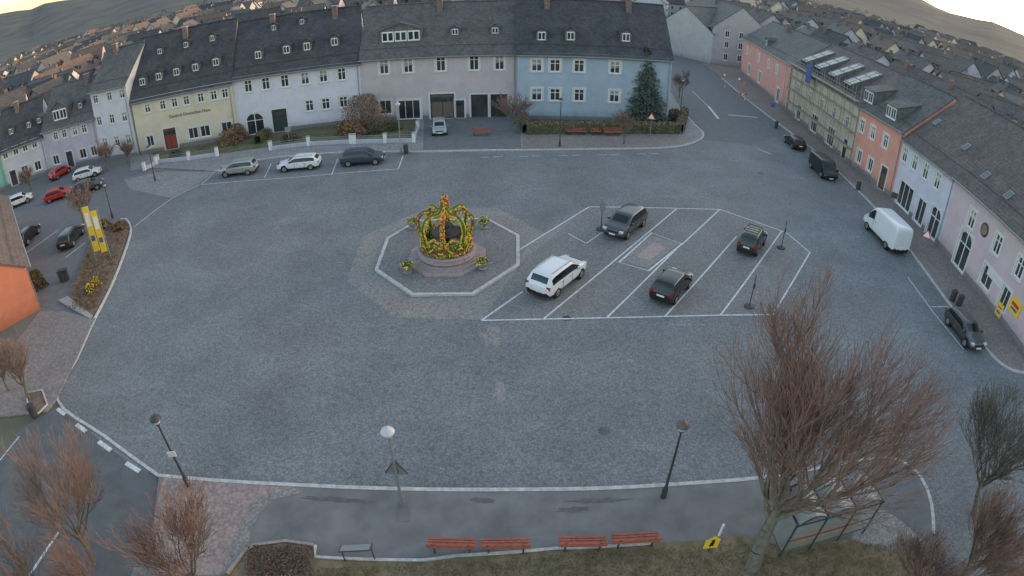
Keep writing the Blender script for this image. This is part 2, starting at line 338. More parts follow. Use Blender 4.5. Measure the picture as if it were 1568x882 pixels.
sheet('left_parking',[(145,488),(172,430),(200,352),(225,333),(262,305),(300,283),(330,263),(200,262),(140,262),(0,290),(0,350),(62,470),(100,478)],.007,M['asph'])
sheet('left_bed',[(105,458),(143,486),(174,430),(197,356),(190,340),(160,346),(135,380)],.16,M['soil'],z0=0)
sheet('left_slabs',[(90,462),(105,456),(143,486),(138,490)],.17,M['conc'],z0=0)
sheet('left_plaza',[(200,290),(262,303),(300,283),(330,263),(250,262),(190,275)],.010,M['pave'])
b=MB()
b.prism([G(*p) for p in [(42,605),(66,600),(74,622),(60,636),(45,628)]],.1,.15,M['soil']);strip(b,[G(*p) for p in [(42,605),(66,600),(74,622),(60,636),(45,628)]],.12,.1,.2,M['kerb'],closed=True);b.obj('tree_pit')
b=MB()
ln((30,395),(90,352),w=.12,z=.012);ln((0,380),(40,350),w=.12,z=.012);ln((100,395),(130,372),w=.12,z=.012);b.obj('parking_bay_markings')
sheet('garden_left',[(245,248),(330,238),(415,226),(540,215),(632,214),(640,176),(560,188),(460,196),(365,212),(300,224),(230,234)],.125,M['lawn'])
sheet('garden_right',[(806,206),(1042,206),(1048,180),(1022,180),(800,178)],.125,M['lawn'])
sheet('brick_walk',[(800,229),(1000,227),(1048,222),(1068,210),(800,210)],.121,M['brownp'])
sheet('driveway',[(648,231),(798,229),(796,180),(650,172)],.122,M['asph'])
# ================= HOUSES
def house(name,pa,pb,ea,eb,depth,rise,wall,roof,rows=(),doors=(),dormers=(),dtype='gable',skyl=(),chim=(),frame='frame',ze=None,A=None,B=None,gw=(),plinth=True):
    E=empty(name)
    A=A or G(*pa);B=B or G(*pb);A.z=B.z=0
    if ze is None: ze=(hgt(pa,ea)+hgt(pb,eb))/2
    U=(B-A).normalized();L=(B-A).length;N=Vector((U.y,-U.x,0))
    if (C-A).dot(N)<0:N=-N
    A=A+U*.01;L-=.02
    W=lambda u,nn,z:A+U*u+N*nn+Vector((0,0,z))
    s=rise/(depth/2)
    def onf(px,py):
        d=ray(px,py);t=-(C-A).dot(N)/d.dot(N);p=C+d*t;return (p-A).dot(U),p.z
    def onr(px,py):
        d=ray(px,py);t=(ze-s*(C-A).dot(N)-C.z)/(d.z+s*d.dot(N));p=C+d*t;return (p-A).dot(U),p.z
    holes=[]
    for pts,w,h,st in rows:
        q=[onf(*p) for p in pts];zc=sum(z for u,z in q)/len(q)
        for u,z in q: holes.append((u-w/2,u+w/2,zc-h/2,zc+h/2,st))
    for px,py,w,h,st in doors:
        u,z=onf(px,py);z0=.12 if 'door' in st or st=='arch' or h>2.2 else .95
        holes.append((u-w/2,u+w/2,z0,z0+h,st))
    holes=[h for h in holes if h[0]>.15 and h[1]<L-.15 and h[3]<ze-.1]
    wb=MB();us=sorted(set([0,L]+[x for h in holes for x in h[:2]]));zs=sorted(set([0,ze]+[x for h in holes for x in h[2:4]]))
    for i in range(len(us)-1):
        if us[i+1]-us[i]<1e-4: continue
        for j in range(len(zs)-1):
            uc,zc=(us[i]+us[i+1])/2,(zs[j]+zs[j+1])/2
            if any(h[0]<uc<h[1] and h[2]<zc<h[3] for h in holes): continue
            wb.face([W(us[i],0,zs[j]),W(us[i+1],0,zs[j]),W(us[i+1],0,zs[j+1]),W(us[i],0,zs[j+1])],wall)
    for u in (0,L): wb.face([W(u,0,0),W(u,0,ze),W(u,-depth/2,ze+rise),W(u,-depth,ze),W(u,-depth,0)],wall)
    wb.face([W(0,-depth,0),W(L,-depth,0),W(L,-depth,ze),W(0,-depth,ze)],wall)
    if plinth:
        xs=sorted([(h[0]-.2,h[1]+.2) for h in holes if h[2]<.6]);u=0.02
        for a,bb in xs+[(L-.02,L)]:
            if a>u+.1: wb.box(W((u+a)/2,.03,.3),U*(a-u)/2,N*.03,Vector((0,0,.3)),M['w_plinth'])
            u=max(u,bb)
    wb.box(W(L/2,.06,ze-.16),U*(L/2),N*.06,Vector((0,0,.1)),M['frame'] if frame=='frame' else M['conc'])
    wb.obj('walls',E)
    gb=MB();fm=M[frame]
    for end in gw:
        ue=L if end else 0;sg=1 if end else -1
        for zz in (2.0,4.8,7.2):
            for nn in (-.25,-.5,-.75):
                if zz>ze-.6 and nn!=-.5: continue
                p=W(ue,nn*depth,zz);gb.box(p+U*sg*.03,U*.03,N*.55,Vector((0,0,.75)),M['frame'])
                for e in(-.24,.24): gb.box(p+U*sg*.064+N*e,U*.004,N*.2,Vector((0,0,.65)),M['glass'])
                gb.box(p+U*sg*.06+Vector((0,0,-.82)),U*.07,N*.65,Vector((0,0,.05)),M['trim'])
    for a,c,z0,z1,st in holes:
        dp=.16;rev=[((a,z0),(a,z1)),((a,z1),(c,z1)),((c,z1),(c,z0)),((c,z0),(a,z0))]
        for (u0,y0),(u1,y1) in rev: gb.face([W(u0,0,y0),W(u1,0,y1),W(u1,-dp,y1),W(u0,-dp,y0)],wall)
        w,h=c-a,z1-z0;cu,cz=(a+c)/2,(z0+z1)/2
        gm=M['glass'] if st in('w','shop','arch','arc2','wood') else {'door':M['dfr'],'rdoor':M['wr'],'gdoor':M['wg'],'wdoor':M['ww']}[st]
        gb.face([W(a,-dp,z0),W(c,-dp,z0),W(c,-dp,z1),W(a,-dp,z1)],gm)
        f2=M['dfr'] if st=='wood' else fm
        t=.06
        for (x,zz,hw,hh) in ((a+t,cz,t,h/2),(c-t,cz,t,h/2),(cu,z0+t,w/2-2*t,t),(cu,z1-t,w/2-2*t,t)):
            gb.box(W(x,-dp+.05,zz),U*hw,N*.04,Vector((0,0,hh)),f2 if 'door' not in st else M['dfr'])
        if st in('w','arch','arc2'):
            gb.box(W(cu,-dp+.05,cz),U*.045,N*.03,Vector((0,0,h/2-2*t)),f2)
            gb.box(W(cu,-dp+.05,z0+h*.66),U*(w/2-2*t),N*.025,Vector((0,0,.035)),f2)
            if st=='w' and R.random()<.4:
                gb.face([W(a+.1,-dp+.006,z0+h*R.uniform(.3,.6)),W(c-.1,-dp+.006,z0+h*.5),W(c-.1,-dp+.006,z1-.1),W(a+.1,-dp+.006,z1-.1)],M['curt'])
        if st in('shop','wood'):
            for k in ((1,2) if w>1.9 else (1.5,)): gb.box(W(a+w*k/3,-dp+.05,cz),U*.03,N*.03,Vector((0,0,h/2-2*t)),f2)
        if 'door' in st:
            gb.box(W(cu,-dp+.03,cz),U*.02,N*.02,Vector((0,0,h/2-2*t)),M['dfr'])
            gb.box(W(cu,-dp+.04,z0+h*.78),U*(w/2-.12),N*.02,Vector((0,0,h*.1)),M['glass'])
            gb.box(W(cu,.25,.06),U*(w/2+.15),N*.25,Vector((0,0,.075)),M['conc'])
        tm=M['trim'];q=.10
        for (x,zz,hw,hh) in ((a-q,cz,q,h/2),(c+q,cz,q,h/2),(cu,z1+q,w/2+2*q,q)):
            gb.box(W(x,.015,zz),U*hw,N*.015,Vector((0,0,hh)),tm)
        if 'door' not in st: gb.box(W(cu,.05,z0-.05),U*(w/2+.16),N*.07,Vector((0,0,.045)),tm)
        if st=='arch' or st=='arc2':
            K=10
            for i in range(K):
                t0,t1=math.pi*i/K,math.pi*(i+1)/K
                r=w/2;zc=z1-r
                p0=(cu+r*math.cos(t0),zc+r*math.sin(t0));p1=(cu+r*math.cos(t1),zc+r*math.sin(t1))
                gb.face([W(p0[0],-.02,p0[1]),W(p1[0],-.02,p1[1]),W(p1[0],-.02,z1),W(p0[0],-.02,z1)],wall)
    if gb.f: gb.obj('windows_and_doors',E)
    rb=MB();o=.45;zo=ze-o*s+.05;th=.14
    for sg,(n0,n1) in ((1,(o,-depth/2)),(-1,(-depth-o,-depth/2))):
        p=[W(-.12,n0,zo),W(L+.12,n0,zo),W(L+.12,n1,ze+rise+.05),W(-.12,n1,ze+rise+.05)]
        dn=Vector((0,0,-th));rb.face(p,roof);rb.face([x+dn for x in p][::-1],M['dfr'])
        for i in range(4):
            a_,b_=p[i],p[(i+1)%4];rb.face([a_+dn,b_+dn,b_,a_],roof)
    rb.tube(W(-.1,-depth/2,ze+rise+.08),W(L+.1,-depth/2,ze+rise+.08),.13,.13,6,roof,True)
    rb.tube(W(-.1,o+.06,zo-.03),W(L+.1,o+.06,zo-.03),.085,.085,6,M['metal'],True)
    rb.tube(W(L-.35,.12,zo-.1),W(L-.35,.12,.2),.05,.05,6,M['metal'])
    sn=W(0,-.8,ze+.8*s+.18);rb.tube(sn,sn+U*L,.03,.03,4,M['dmetal'])
    rb.obj('roof',E)
    db=MB()
    for dd in dormers:
        px,py,w,h=dd[:4];nw=dd[4] if len(dd)>4 else 1
        u,z=onr(px,py);z=z-h/2;z=max(z,ze+.15);nf=-(z-ze)/s;zt=z+h;nb=-(zt-ze)/s
        dr=w*.32 if dtype=='gable' else .25
        if w>4: dr=.9
        zr=zt+dr;nr=-(zr-ze)/s
        db.face([W(u-w/2,nf,z),W(u+w/2,nf,z),W(u+w/2,nf,zt),W(u,nf,zr) if dtype=='gable' else W(u,nf,zt),W(u-w/2,nf,zt)],M['dside'])
        for sg in(-1,1):
            db.face([W(u+sg*w/2,nf,z-.1),W(u+sg*w/2,nf,zt),W(u+sg*w/2,nb-.05,zt)],M['dside'])
            e=w/2+.14;ez=zt-.14*dr/(w/2) if dtype=='gable' else zt
            if dtype=='gable': db.box((W(u+sg*e/2,(nf+.18+nr)/2,(ez+zr)/2+.05)),(U*e*sg+Vector((0,0,ez-zr)))/2,N*(nf+.18-nr)/2,Vector((0,0,.05)),roof)
        if dtype!='gable':
            zz=zt+.9;db.face([W(u-w/2-.15,nf+.25,zt),W(u+w/2+.15,nf+.25,zt),W(u+w/2+.15,-(zz-ze)/s,zz),W(u-w/2-.15,-(zz-ze)/s,zz)],roof)
            for sg in(-1,1): db.face([W(u+sg*w/2,nf,zt),W(u+sg*w/2,-(zz-ze)/s,zz-.02),W(u+sg*w/2,nb,zt)],M['dside'])
            db.face([W(u-w/2-.15,nf+.25,zt),W(u+w/2+.15,nf+.25,zt),W(u+w/2+.15,nf+.25,zt-.1),W(u-w/2-.15,nf+.25,zt-.1)],M['dfr'])
        ww=(w-.3)/nw
        for k in range(nw):
            c=u-w/2+.15+ww*(k+.5);hw=ww/2-.06
            db.box(W(c,nf+.03,z+h*.5),U*hw,N*.03,Vector((0,0,h*.42)),M['frame'])
            for sg in(-1,1):db.box(W(c+sg*hw*.48,nf+.062,z+h*.5),U*hw*.36,N*.004,Vector((0,0,h*.31)),M['glass'])
    for px,py in skyl:
        u,z=onr(px,py);nn=-(z-ze)/s;tv=Vector((0,0,s))-N;tv=tv.normalized();nv=(N*s+Vector((0,0,1))).normalized()
        db.box(W(u,nn,z)+nv*.1,U*.38,tv*.5,nv*.05,M['metal']);db.box(W(u,nn,z)+nv*.155,U*.3,tv*.42,nv*.008,M['sky_glass'])
    for fx in chim:
        u=L*fx;nn=-depth*.42;z=ze+depth*.42*s
        db.box(W(u,nn,z+.4),U*.35,N*.3,Vector((0,0,1.1)),M['chim']);db.box(W(u,nn,z+1.55),U*.42,N*.37,Vector((0,0,.06)),M['conc'])
    if db.f: db.obj('dormers_and_chimneys',E)
    return E,W,L,ze,onf,U,N
M['wr']=mat('red_door',(.28,.06,.05),.6,.2,4);M['wg']=mat('green_door',(.04,.06,.055),.6,.2,4);M['ww']=mat('wood_door',(.15,.12,.10),.7,.2,4)
M['curt']=mat('curtain',(.32,.31,.30),.9,.2,3);M['trim']=mat('stone_trim',(.62,.61,.61),.85,.1,3);M['dside']=mat('dormer_cladding',(.14,.137,.14),.8,.3,2);M['chim']=mat('chimney_brick',(.20,.145,.13),.9,.3,4)
M['sky_glass']=mat('skylight_glass',(.13,.15,.17),.15,.1,2)
H=house
H('blue_town_house',(792,184),(1022,190),80,89,13,6.2,M['w_blue'],M['roofd'],
  rows=[([(822,101),(850,101),(887,101),(942,102)],1.3,1.6,'w'),([(822,145),(850,145),(887,146),(941,147)],1.3,1.6,'w')],
  dormers=[(829,54,1.35,1.3),(873,54,1.35,1.3),(957,56,1.35,1.3)],chim=(.2,.75),gw=(1,))
H('lilac_town_house',(558,188),(792,180),91,77,13,6.0,M['w_lilac'],M['roofg'],
  rows=[([(588,103),(625,100),(675,97),(726,95),(765,93)],1.2,2.1,'w')],
  doors=[(590,160,1.6,1.9,'shop'),(626,155,2.9,2.6,'shop'),(677,152,3.0,3.2,'wdoor'),(704,155,1.1,2.3,'door'),(734,150,2.1,3.0,'wood'),(764,150,2.1,3.0,'wood')],
  dormers=[(615,54,5.2,1.6,3),(697,48,1.2,.9),(758,46,1.2,.9)],dtype='gable',chim=(.5,))
H('white_town_house',(366,211),(558,188),120,92,13,6.6,M['w_white'],M['roofd'],
  rows=[([(380,133),(407,129),(436,125),(467,120),(495,116),(523,111)],1.1,1.65,'w'),([(474,162),(499,159),(526,156)],1.1,1.5,'w')],
  doors=[(390,182,2.5,2.9,'arch'),(428,178,2.0,3.0,'gdoor')],
  dormers=[(397,83,1.2,1.2),(440,75,1.2,1.2),(471,70,1.2,1.2),(513,63,1.2,1.2),(420,42,.9,.8),(463,33,.9,.8)],chim=(.3,.8))
E,W,L,ze,onf,U,N=H('yellow_inn',(216,238),(366,212),155,122,13,7.6,M['w_yellow'],M['roofd'],
  rows=[([(226,168),(249,162),(267,158),(285,154),(307,149),(327,145),(344,141)],.95,1.3,'w')],
  doors=[(229,210,1.2,1.6,'shop'),(260,206,1.9,2.9,'rdoor'),(295,198,1.5,1.6,'shop'),(313,194,1.5,1.6,'shop'),(346,186,1.6,1.6,'shop')],
  dormers=[(220,124,1.2,1.15),(245,116,1.2,1.15),(272,109,1.2,1.15),(301,102,1.2,1.15),(332,94,1.2,1.15),(246,78,1.0,.9),(286,68,1.0,.9),(326,58,1.0,.9)],chim=(.5,))
cu=bpy.data.curves.new('lettering','FONT');cu.body='Gasthof Deutsches Haus';cu.size=.62;cu.extrude=.015;cu.align_x='CENTER'
to=bpy.data.objects.new('lettering',cu);bpy.context.collection.objects.link(to)
u0,z0=onf(290,172);to.matrix_world=Matrix.Translation(W(u0,.03,z0-.3))@Matrix((U,Vector((0,0,1)),N)).transposed().to_4x4();cu.materials.append(M['ww']);mw=to.matrix_world.copy();to.parent=E;to.matrix_world=mw
H('white_tall_house',(158,246),(212,239),143,124,12,4.6,M['w_w3'],M['roofg'],
  rows=[([(146,153),(167,148),(186,143)],1.0,1.3,'w'),([(152,187),(171,182),(190,178)],1.0,1.4,'w'),([(161,219),(179,216),(196,212)],1.0,1.4,'w')],dormers=(),chim=(.3,))
H('lilac_gabled_house',(78,264),(158,246),203,176,12,5.2,M['w_h2'],M['roofg'],
  rows=[([(70,214),(85,209),(98,205),(114,200),(128,196)],.95,1.3,'w')],
  doors=[(87,250,1.3,1.5,'shop'),(108,246,1.2,2.4,'door'),(128,240,1.3,1.5,'shop'),(145,238,1.1,1.5,'shop')],
  dormers=[(97,172,3.0,1.9,2),(62,183,1.0,.9),(125,160,1.0,.9)],chim=(.7,))
H('grey_row_house',(14,288),(78,264),236,204,12,5.2,M['w_h1'],M['roofd'],
  rows=[([(8,238),(24,232),(38,226),(52,219)],.95,1.3,'w')],doors=[(22,275,1.1,2.3,'door'),(40,268,1.3,1.5,'shop'),(60,262,1.2,1.5,'shop')],
  dormers=[(18,200,1.0,1.0),(45,190,1.0,1.0)],chim=(.4,))
A=G(14,288);B=G(78,264);d=(A-B).normalized()
H('green_row_house',0,0,0,0,12,4,M['w_green'],M['roofg'],A=A+d*14,B=A.copy(),ze=6.2,rows=())
A=G(62,474);B=G(25,352)
EO,W,L,ze,onf,U,N=H('orange_house',0,0,0,0,12,3.5,M['w_orange'],M['roofr'],A=Vector((B.x-1.5,B.y+1.0,0)),B=A,ze=hgt((62,474),430)+1.3)
b=MB()
for px,py,w,h in((12,408,1.0,1.5),(32,462,.9,1.3),(8,480,1.0,1.3)):
    u,z=onf(px,py);u=max(1,min(L-1,u));z=max(1.6,z)
    b.box(W(u,.03,z),U*w/2,N*.03,Vector((0,0,h/2)),M['frame']);b.box(W(u,.064,z),U*(w/2-.1),N*.004,Vector((0,0,h/2-.1)),M['glass']);b.box(W(u,.07,z),U*.03,N*.006,Vector((0,0,h/2-.1)),M['frame'])
b.obj('windows',EO)
H('red_street_house',(1134,112),(1206,172),57,98,12,4.2,M['w_red'],M['roofg'],rows=[([(1144,80),(1162,89),(1177,97),(1190,104)],1.0,1.5,'w')],doors=[(1146,115,1.6,2.2,'shop'),(1162,125,1.6,2.2,'shop'),(1190,150,1.8,2.5,'shop')],chim=(.4,),dormers=[(1180,66,1.2,1.1)])
HE=H('scaffolded_house',(1206,172),(1303,254),100,160,13,4.5,M['w_cream'],M['roofb'],rows=[([(1222,135),(1240,147),(1258,160),(1277,173),(1296,188)],1.1,1.5,'w')],doors=[(1222,175,1.8,2.3,'shop'),(1245,195,2.4,2.6,'shop'),(1270,215,2.4,2.6,'shop'),(1292,235,1.2,2.4,'door')])
H('salmon_house',(1303,254),(1364,304),163,199,13,4.8,M['w_salmon'],M['roofg'],rows=[([(1320,190),(1336,203),(1355,219)],1.0,1.6,'w')],doors=[(1314,245,1.1,1.6,'shop'),(1330,262,1.1,1.6,'shop'),(1350,280,1.3,2.6,'wdoor')],dormers=[(1342,150,2.4,1.7,2),(1376,175,2.4,1.7,2)],dtype='shed')
H('lavender_shop_house',(1364,304),(1436,378),200,283,15,6.0,M['w_lila2'],M['roofb'],rows=[([(1386,233),(1401,245),(1417,261),(1434,279),(1453,299)],1.1,1.7,'w')],doors=[(1385,300,3.2,2.7,'shop'),(1408,325,1.8,2.6,'shop'),(1428,345,2.0,3.0,'arch')],skyl=[(1435,188),(1480,226)])
rh=H('lilac_arch_house',(1436,378),(1572,552),283,402,15,6.0,M['w_lila3'],M['roofb'],rows=[([(1489,330),(1526,377),(1560,413)],1.1,1.7,'w')],doors=[(1470,396,2.2,3.4,'arch'),(1507,435,1.8,1.8,'shop'),(1533,468,1.3,1.8,'shop')],skyl=[(1545,300),(1510,270)])
_,W,L,ze,onf,U,N=rh
b=MB();u,z=onf(1508,352);b.lathe(W(u,.0,z),[(.62,0),(.62,.05),(.5,.09)],20,M['dfr'],ax=N);b.lathe(W(u,.0,z),[(.46,.0),(.46,.1)],20,M['shrub'],ax=N)
for px,py,w,h,m in ((1531,474,.9,1.1,'yellow'),(1555,470,1.5,1.2,'yellow'),(1525,425,2.6,.8,'trim')):
    u,z=onf(px,py);b.box(W(u,.05,z),U*w/2,N*.04,Vector((0,0,h/2)),M[m])
    if m=='yellow': b.box(W(u,.095,z+h*.1),U*w*.35,N*.004,Vector((0,0,h*.12)),M['red']);b.box(W(u,.095,z-h*.2),U*w*.3,N*.004,Vector((0,0,h*.08)),M['blue'])
b.obj('shop_signs',rh[0])
E,W,L,ze,onf,U,N=HE
b=MB();n=int(L/2.4)
for k in range(n+1):
    u=L*k/n
    for nn in(.35,1.15):b.tube(W(u,nn,.11),W(u,nn,ze+2.2),.035,.035,5,M['metal'])
    for z in(2.1,4.1,6.1,8.1):
        if z<ze+2:b.tube(W(u,.35,z),W(u,1.15,z),.03,.03,5,M['metal'])
for z in(2.1,4.1,6.1,8.1):
    if z<ze+1.5:
        b.box(W(L/2,.75,z+.03),U*L/2,N*.36,Vector((0,0,.03)),M['plank'])
        for dz in(.5,1.0):b.tube(W(0,1.15,z+dz),W(L,1.15,z+dz),.03,.03,5,M['metal'])
        b.box(W(L/2,1.12,z+.14),U*L/2,N*.02,Vector((0,0,.08)),M['plank'])
for k in range(0,n,2):b.tube(W(L*k/n,1.18,.1),W(L*(k+1)/n,1.18,ze),.025,.025,5,M['metal'])
b.box(W(L*.38,1.25,ze+.3),U*.9,N*.02,Vector((0,0,1.3)),M['blue'])
b.obj('scaffolding')
b=MB()
for k in range(4):
    u=L*(.14+.21*k)
    c=W(u,-2.6,ze+2.5);dv=(N*2.3+Vector((0,0,-1.1)))
    b.box(c,U*1.1,dv,Vector((0,0,.04)),M['panel'])
    for e in(-.98,0,.98): b.box(c+U*1.1*e+Vector((0,0,.05)),U*.05,dv,Vector((0,0,.03)),M['metal'])
    for e in(-.9,-.3,.3,.9): b.box(c+dv*e+Vector((0,0,.055)),U*1.1,dv.normalized()*.05,Vector((0,0,.02)),M['dfr'])
    for sg in(-1,1):
        for nn in(-.6,-4.4):b.tube(W(u+sg*.95,nn,ze+.4-nn*.1),W(u+sg*.95,nn,ze+2.5+(-nn-2.6)*.45),.05,.05,5,M['dfr'])
        b.box(c+U*1.08*sg+Vector((0,0,-.5)),U*.02,dv,Vector((0,0,.42)),M['dside'])
b.obj('roof_cover_panels',E)
H('grey_corner_house',(1036,62),(1088,98),12,45,13,5,M['w_grey'],M['roofg'],rows=[([(1045,35),(1056,43),(1068,51),(1080,59)],1.1,1.6,'w')],doors=[(1050,66,2,2.4,'shop'),(1072,80,2,2.4,'shop')],chim=(.5,),gw=(1,))
H('grey_gable_house',(1088,98),(1134,96),48,55,16,5,M['w_grey'],M['roofg'],rows=[([(1100,70),(1116,71)],1.1,1.5,'w')],doors=[(1100,92,1.5,1.7,'shop'),(1118,92,1.5,1.7,'shop')],dormers=[(1105,36,1.2,1.1),(1130,42,1.2,1.1)],gw=(1,))
H('pink_far_house',(960,66),(996,64),34,34,24,5,M['w_lila3'],M['roofr'],rows=[([(972,44),(986,43)],1.1,1.5,'w')],gw=(1,))
# ---------------- town behind: instanced small houses
def town_mesh(k):
    q=random.Random(k);b=MB();L=q.uniform(10,19);D=q.uniform(9,12);ze=q.uniform(5,7.5);rs=q.uniform(3.8,5.5)
    wall=q.choice([M['w_grey'],M['w_grey'],M['w_yellow'],M['w_h1'],M['w_h2'],M['w_lilac'],M['w_w3']]);rf=q.choice([M['roofg'],M['roofd'],M['roofb'],M['roofg'],M['roofb']] if k%7 else [M['roofr']])
    V=lambda x,y,z:Vector((x,y,z))
    for sy in(-1,1): b.face([V(-L/2,sy*D/2,0),V(L/2,sy*D/2,0),V(L/2,sy*D/2,ze),V(-L/2,sy*D/2,ze)],wall);b.box(V(0,sy*(D/4+.2),ze+rs/2),V(L/2+.4,0,0),V(0,sy*(D/4+.3),-(rs/2+.2)),V(0,0,.1),rf)
    for sx in(-1,1): b.face([V(sx*L/2,-D/2,0),V(sx*L/2,D/2,0),V(sx*L/2,D/2,ze),V(sx*L/2,0,ze+rs),V(sx*L/2,-D/2,ze)],wall)
    for z in (1.8,4.4):
        for i in range(5):
            x=-L/2+L*(i+.5)/5
            for sy in(-1,1): b.abox((x,sy*(D/2+.02),z),1.15,.1,1.4,M['frame']);b.abox((x,sy*(D/2+.075),z),.95,.02,1.2,M['glass'])
        for y in(-2.2,2.2):
            for sx in(-1,1):b.abox((sx*(L/2+.02),y,z),.1,1.1,1.4,M['frame']);b.abox((sx*(L/2+.075),y,z),.02,.9,1.2,M['glass'])
    b.abox((L*.2,.8,ze+rs),.7,.6,2.0,M['chim'])
    for x in(-L/4,L/4):
        for sy in(-1,1):
            if q.random()<.7:b.abox((x,sy*D*.3,ze+rs*.42),1.5,1.6,1.3,M['dside']);b.abox((x,sy*(D*.3+.81),ze+rs*.42),1.1,.03,.9,M['glass']);b.abox((x,sy*D*.3,ze+rs*.42+.7),1.8,1.9,.12,rf)
    o=b.obj('town_house');me=o.data;bpy.data.objects.remove(o);return me
TM=[town_mesh(k) for k in range(1,15)]
cnt=0
def place(x,y,a,me=None):
    global cnt
    o=bpy.data.objects.new('town_house',me or R.choice(TM));bpy.context.collection.objects.link(o);o.location=(x,y,0);o.rotation_euler=(0,0,a);cnt+=1
r=115.0
while r<800:
    st=17/r
    a=-70
    while a<70:
        th=math.radians(a);x=r*math.sin(th)+R.uniform(-4,4);y=r*math.cos(th)+R.uniform(-4,4)
        ok_=not(-60<x<62 and y<118) and not(15<x<62 and y<200) and not(abs(a)<24 and r>260) and y>15 and not(x<-60 and x>-95 and y<90) and not(x>40 and x<60 and y<125) and not(abs(a)<38 and r>500)
        if r>330 and R.random()<.3: ok_=False
        if ok_: place(x,y,R.choice([0,math.pi/2])+R.uniform(-.25,.25)+.15*math.sin(r/60+a/20))
        a+=math.degrees(st)*R.uniform(.9,1.2)
    r+=17 if r<200 else (25 if r<500 else 45)
for y in range(8,118,15): place(69+R.uniform(-2,2),y+4,math.pi/2+R.uniform(-.1,.1));
for y in range(8,118,17): place(86+R.uniform(-2,2),y,R.choice([0,1.57])+R.uniform(-.1,.1))
for x,y in((-96,80),(-84,92),(-68,98),(-52,104),(-100,98),(-85,110)): place(x,y,R.uniform(-.3,.3)+.5)
b=MB();n=120;rings=[(560,-6),(900,3),(1400,20),(2000,45),(2700,72),(3300,80)]
vv=[]
for ri,(rr,h) in enumerate(rings):
    for i in range(n+1):
        ad=-85+170*i/n;a=math.radians(ad);hh=h*(.78+.25*math.sin(a*5+rr*.002)+.16*math.sin(a*13+2+rr*.004)+.06*math.sin(a*41)+.03*math.sin(a*97))
        if h>0: hh=hh*(1+1.3*max(0,min(1,(-ad-15)/35))+.55*max(0,min(1,(ad-15)/35)))
        vv.append((rr*math.sin(a),rr*math.cos(a),hh))
b.v=vv;k=b.mi(M['fore'])
for ri in range(len(rings)-1):
    for i in range(n): j=ri*(n+1)+i;b.f.append((j,j+1,j+n+2,j+n+1));b.m.append(k)
b.obj('hills',smooth=60)
b=MB()
for i in range(1900):
    a=math.radians(R.uniform(-68,66));rr=R.uniform(150,1000);x,y=rr*math.sin(a),rr*math.cos(a)
    if i>1200: a=math.radians(R.uniform(-68,-42));rr=R.uniform(150,900);x,y=rr*math.sin(a),rr*math.cos(a)
    if abs(math.degrees(a))<22 or (y<130 and abs(x)<100): continue
    h=R.uniform(5,11)
    for k in range(14):
        p=Vector((x+R.gauss(0,1.9),y+R.gauss(0,1.9),h*R.uniform(.25,1)));b.leaf(p,R.uniform(.6,1.5),M['dtree'])
b.obj('distant_trees')
# ================= VEGETATION
def bare_tree(name,base,ht,rad,seed,th=.28,trunk=.3,counts=(7,7,7,4),bark=None,tw=None,lean=(0,0),rmin=.009,sp0=1.0,up=.38):
    q=random.Random(seed);b=MB();bark=bark or M['bark'];tw=tw or M['twig']
    def seg(p,d,L,r0,r1,lv,ns,m):
        pts=[(p,r0)];dd=d.copy()
        for i in range(ns):
            dd=(dd+Vector((q.gauss(0,.14),q.gauss(0,.14),q.gauss(0,.08)+ (.10 if lv>0 else 0)))).normalized()
            p2=pts[-1][0]+dd*L/ns;rr=r0+(r1-r0)*(i+1)/ns
            b.tube(pts[-1][0],p2,pts[-1][1],rr,8 if lv==0 else(5 if lv==1 else 3),m);pts.append((p2,rr))
        return pts,dd
    def inside(p):
        v=p-(base+Vector((lean[0],lean[1],ht*.60)));return math.hypot(v.x,v.y)/rad, abs(v.z)/(ht*.42)
    def rec(p,d,L,r,lv):
        ns=(4,4,4,3,2)[min(lv,4)]
        m=bark if lv<=1 else(M['twigg'] if lv==2 and bark==M['bark'] else tw)
        pts,dd=seg(p,d,L,r,max(rmin,r*.45),lv,ns,m)
        if lv>=len(counts): return
        for i in range(counts[lv]):
            t=q.uniform(.25,1) if lv>0 else q.uniform(.55,1)
            k=min(ns-1,int(t*ns));f=t*ns-k;pp=pts[k][0].lerp(pts[k+1][0],f)
            o=Vector((pp.x-base.x-lean[0]*.6,pp.y-base.y-lean[1]*.6,0))
            az=math.radians(360*(i+q.uniform(-.3,.3))/counts[lv])
            nd=Vector((math.cos(az),math.sin(az),0))
            spread=(sp0,.75,.65,.55)[lv]
            nd=(dd*.8+nd*spread+(o.normalized()*.25 if o.length>.2 else Vector())+Vector((0,0,up*q.uniform(.5,1.3)))).normalized()
            L2=ht*(.36,.24,.155,.10)[lv]*q.uniform(.65,1.2)
            e=pp+nd*L2;x,z=inside(e);
            if x*x+z*z>1.05: L2*=.55
            rec(pp,nd,L2,max(rmin,pts[k][1]*(.60,.46,.42,.5)[lv]),lv+1)
    rec(base,Vector((lean[0]*.16,lean[1]*.10,1)).normalized(),ht*trunk,th,0)
    return b.obj(name)
tb=G(1150,872)
bare_tree('bare_linden_tree',tb,12.7,4.4,8,th=.36,trunk=.30,counts=(10,9,8,6),lean=(.35,.3),tw=M['twigr'],rmin=.008,sp0=.95,up=.38)
def crown_at(px,py,z): p=G(px,py,z);return Vector((p.x,p.y,0))
bare_tree('bare_tree',crown_at(80,780,3.8),7.4,3.8,21,th=.15,counts=(8,7,7,4),rmin=.008)
bare_tree('bare_tree',crown_at(265,845,3.2),6.2,3.4,22,th=.13,counts=(8,7,7,4),tw=M['twigr'],rmin=.008)
bare_tree('bare_tree',crown_at(5,860,3.6),7.2,3.2,23,th=.16,counts=(8,7,6,4),rmin=.008)
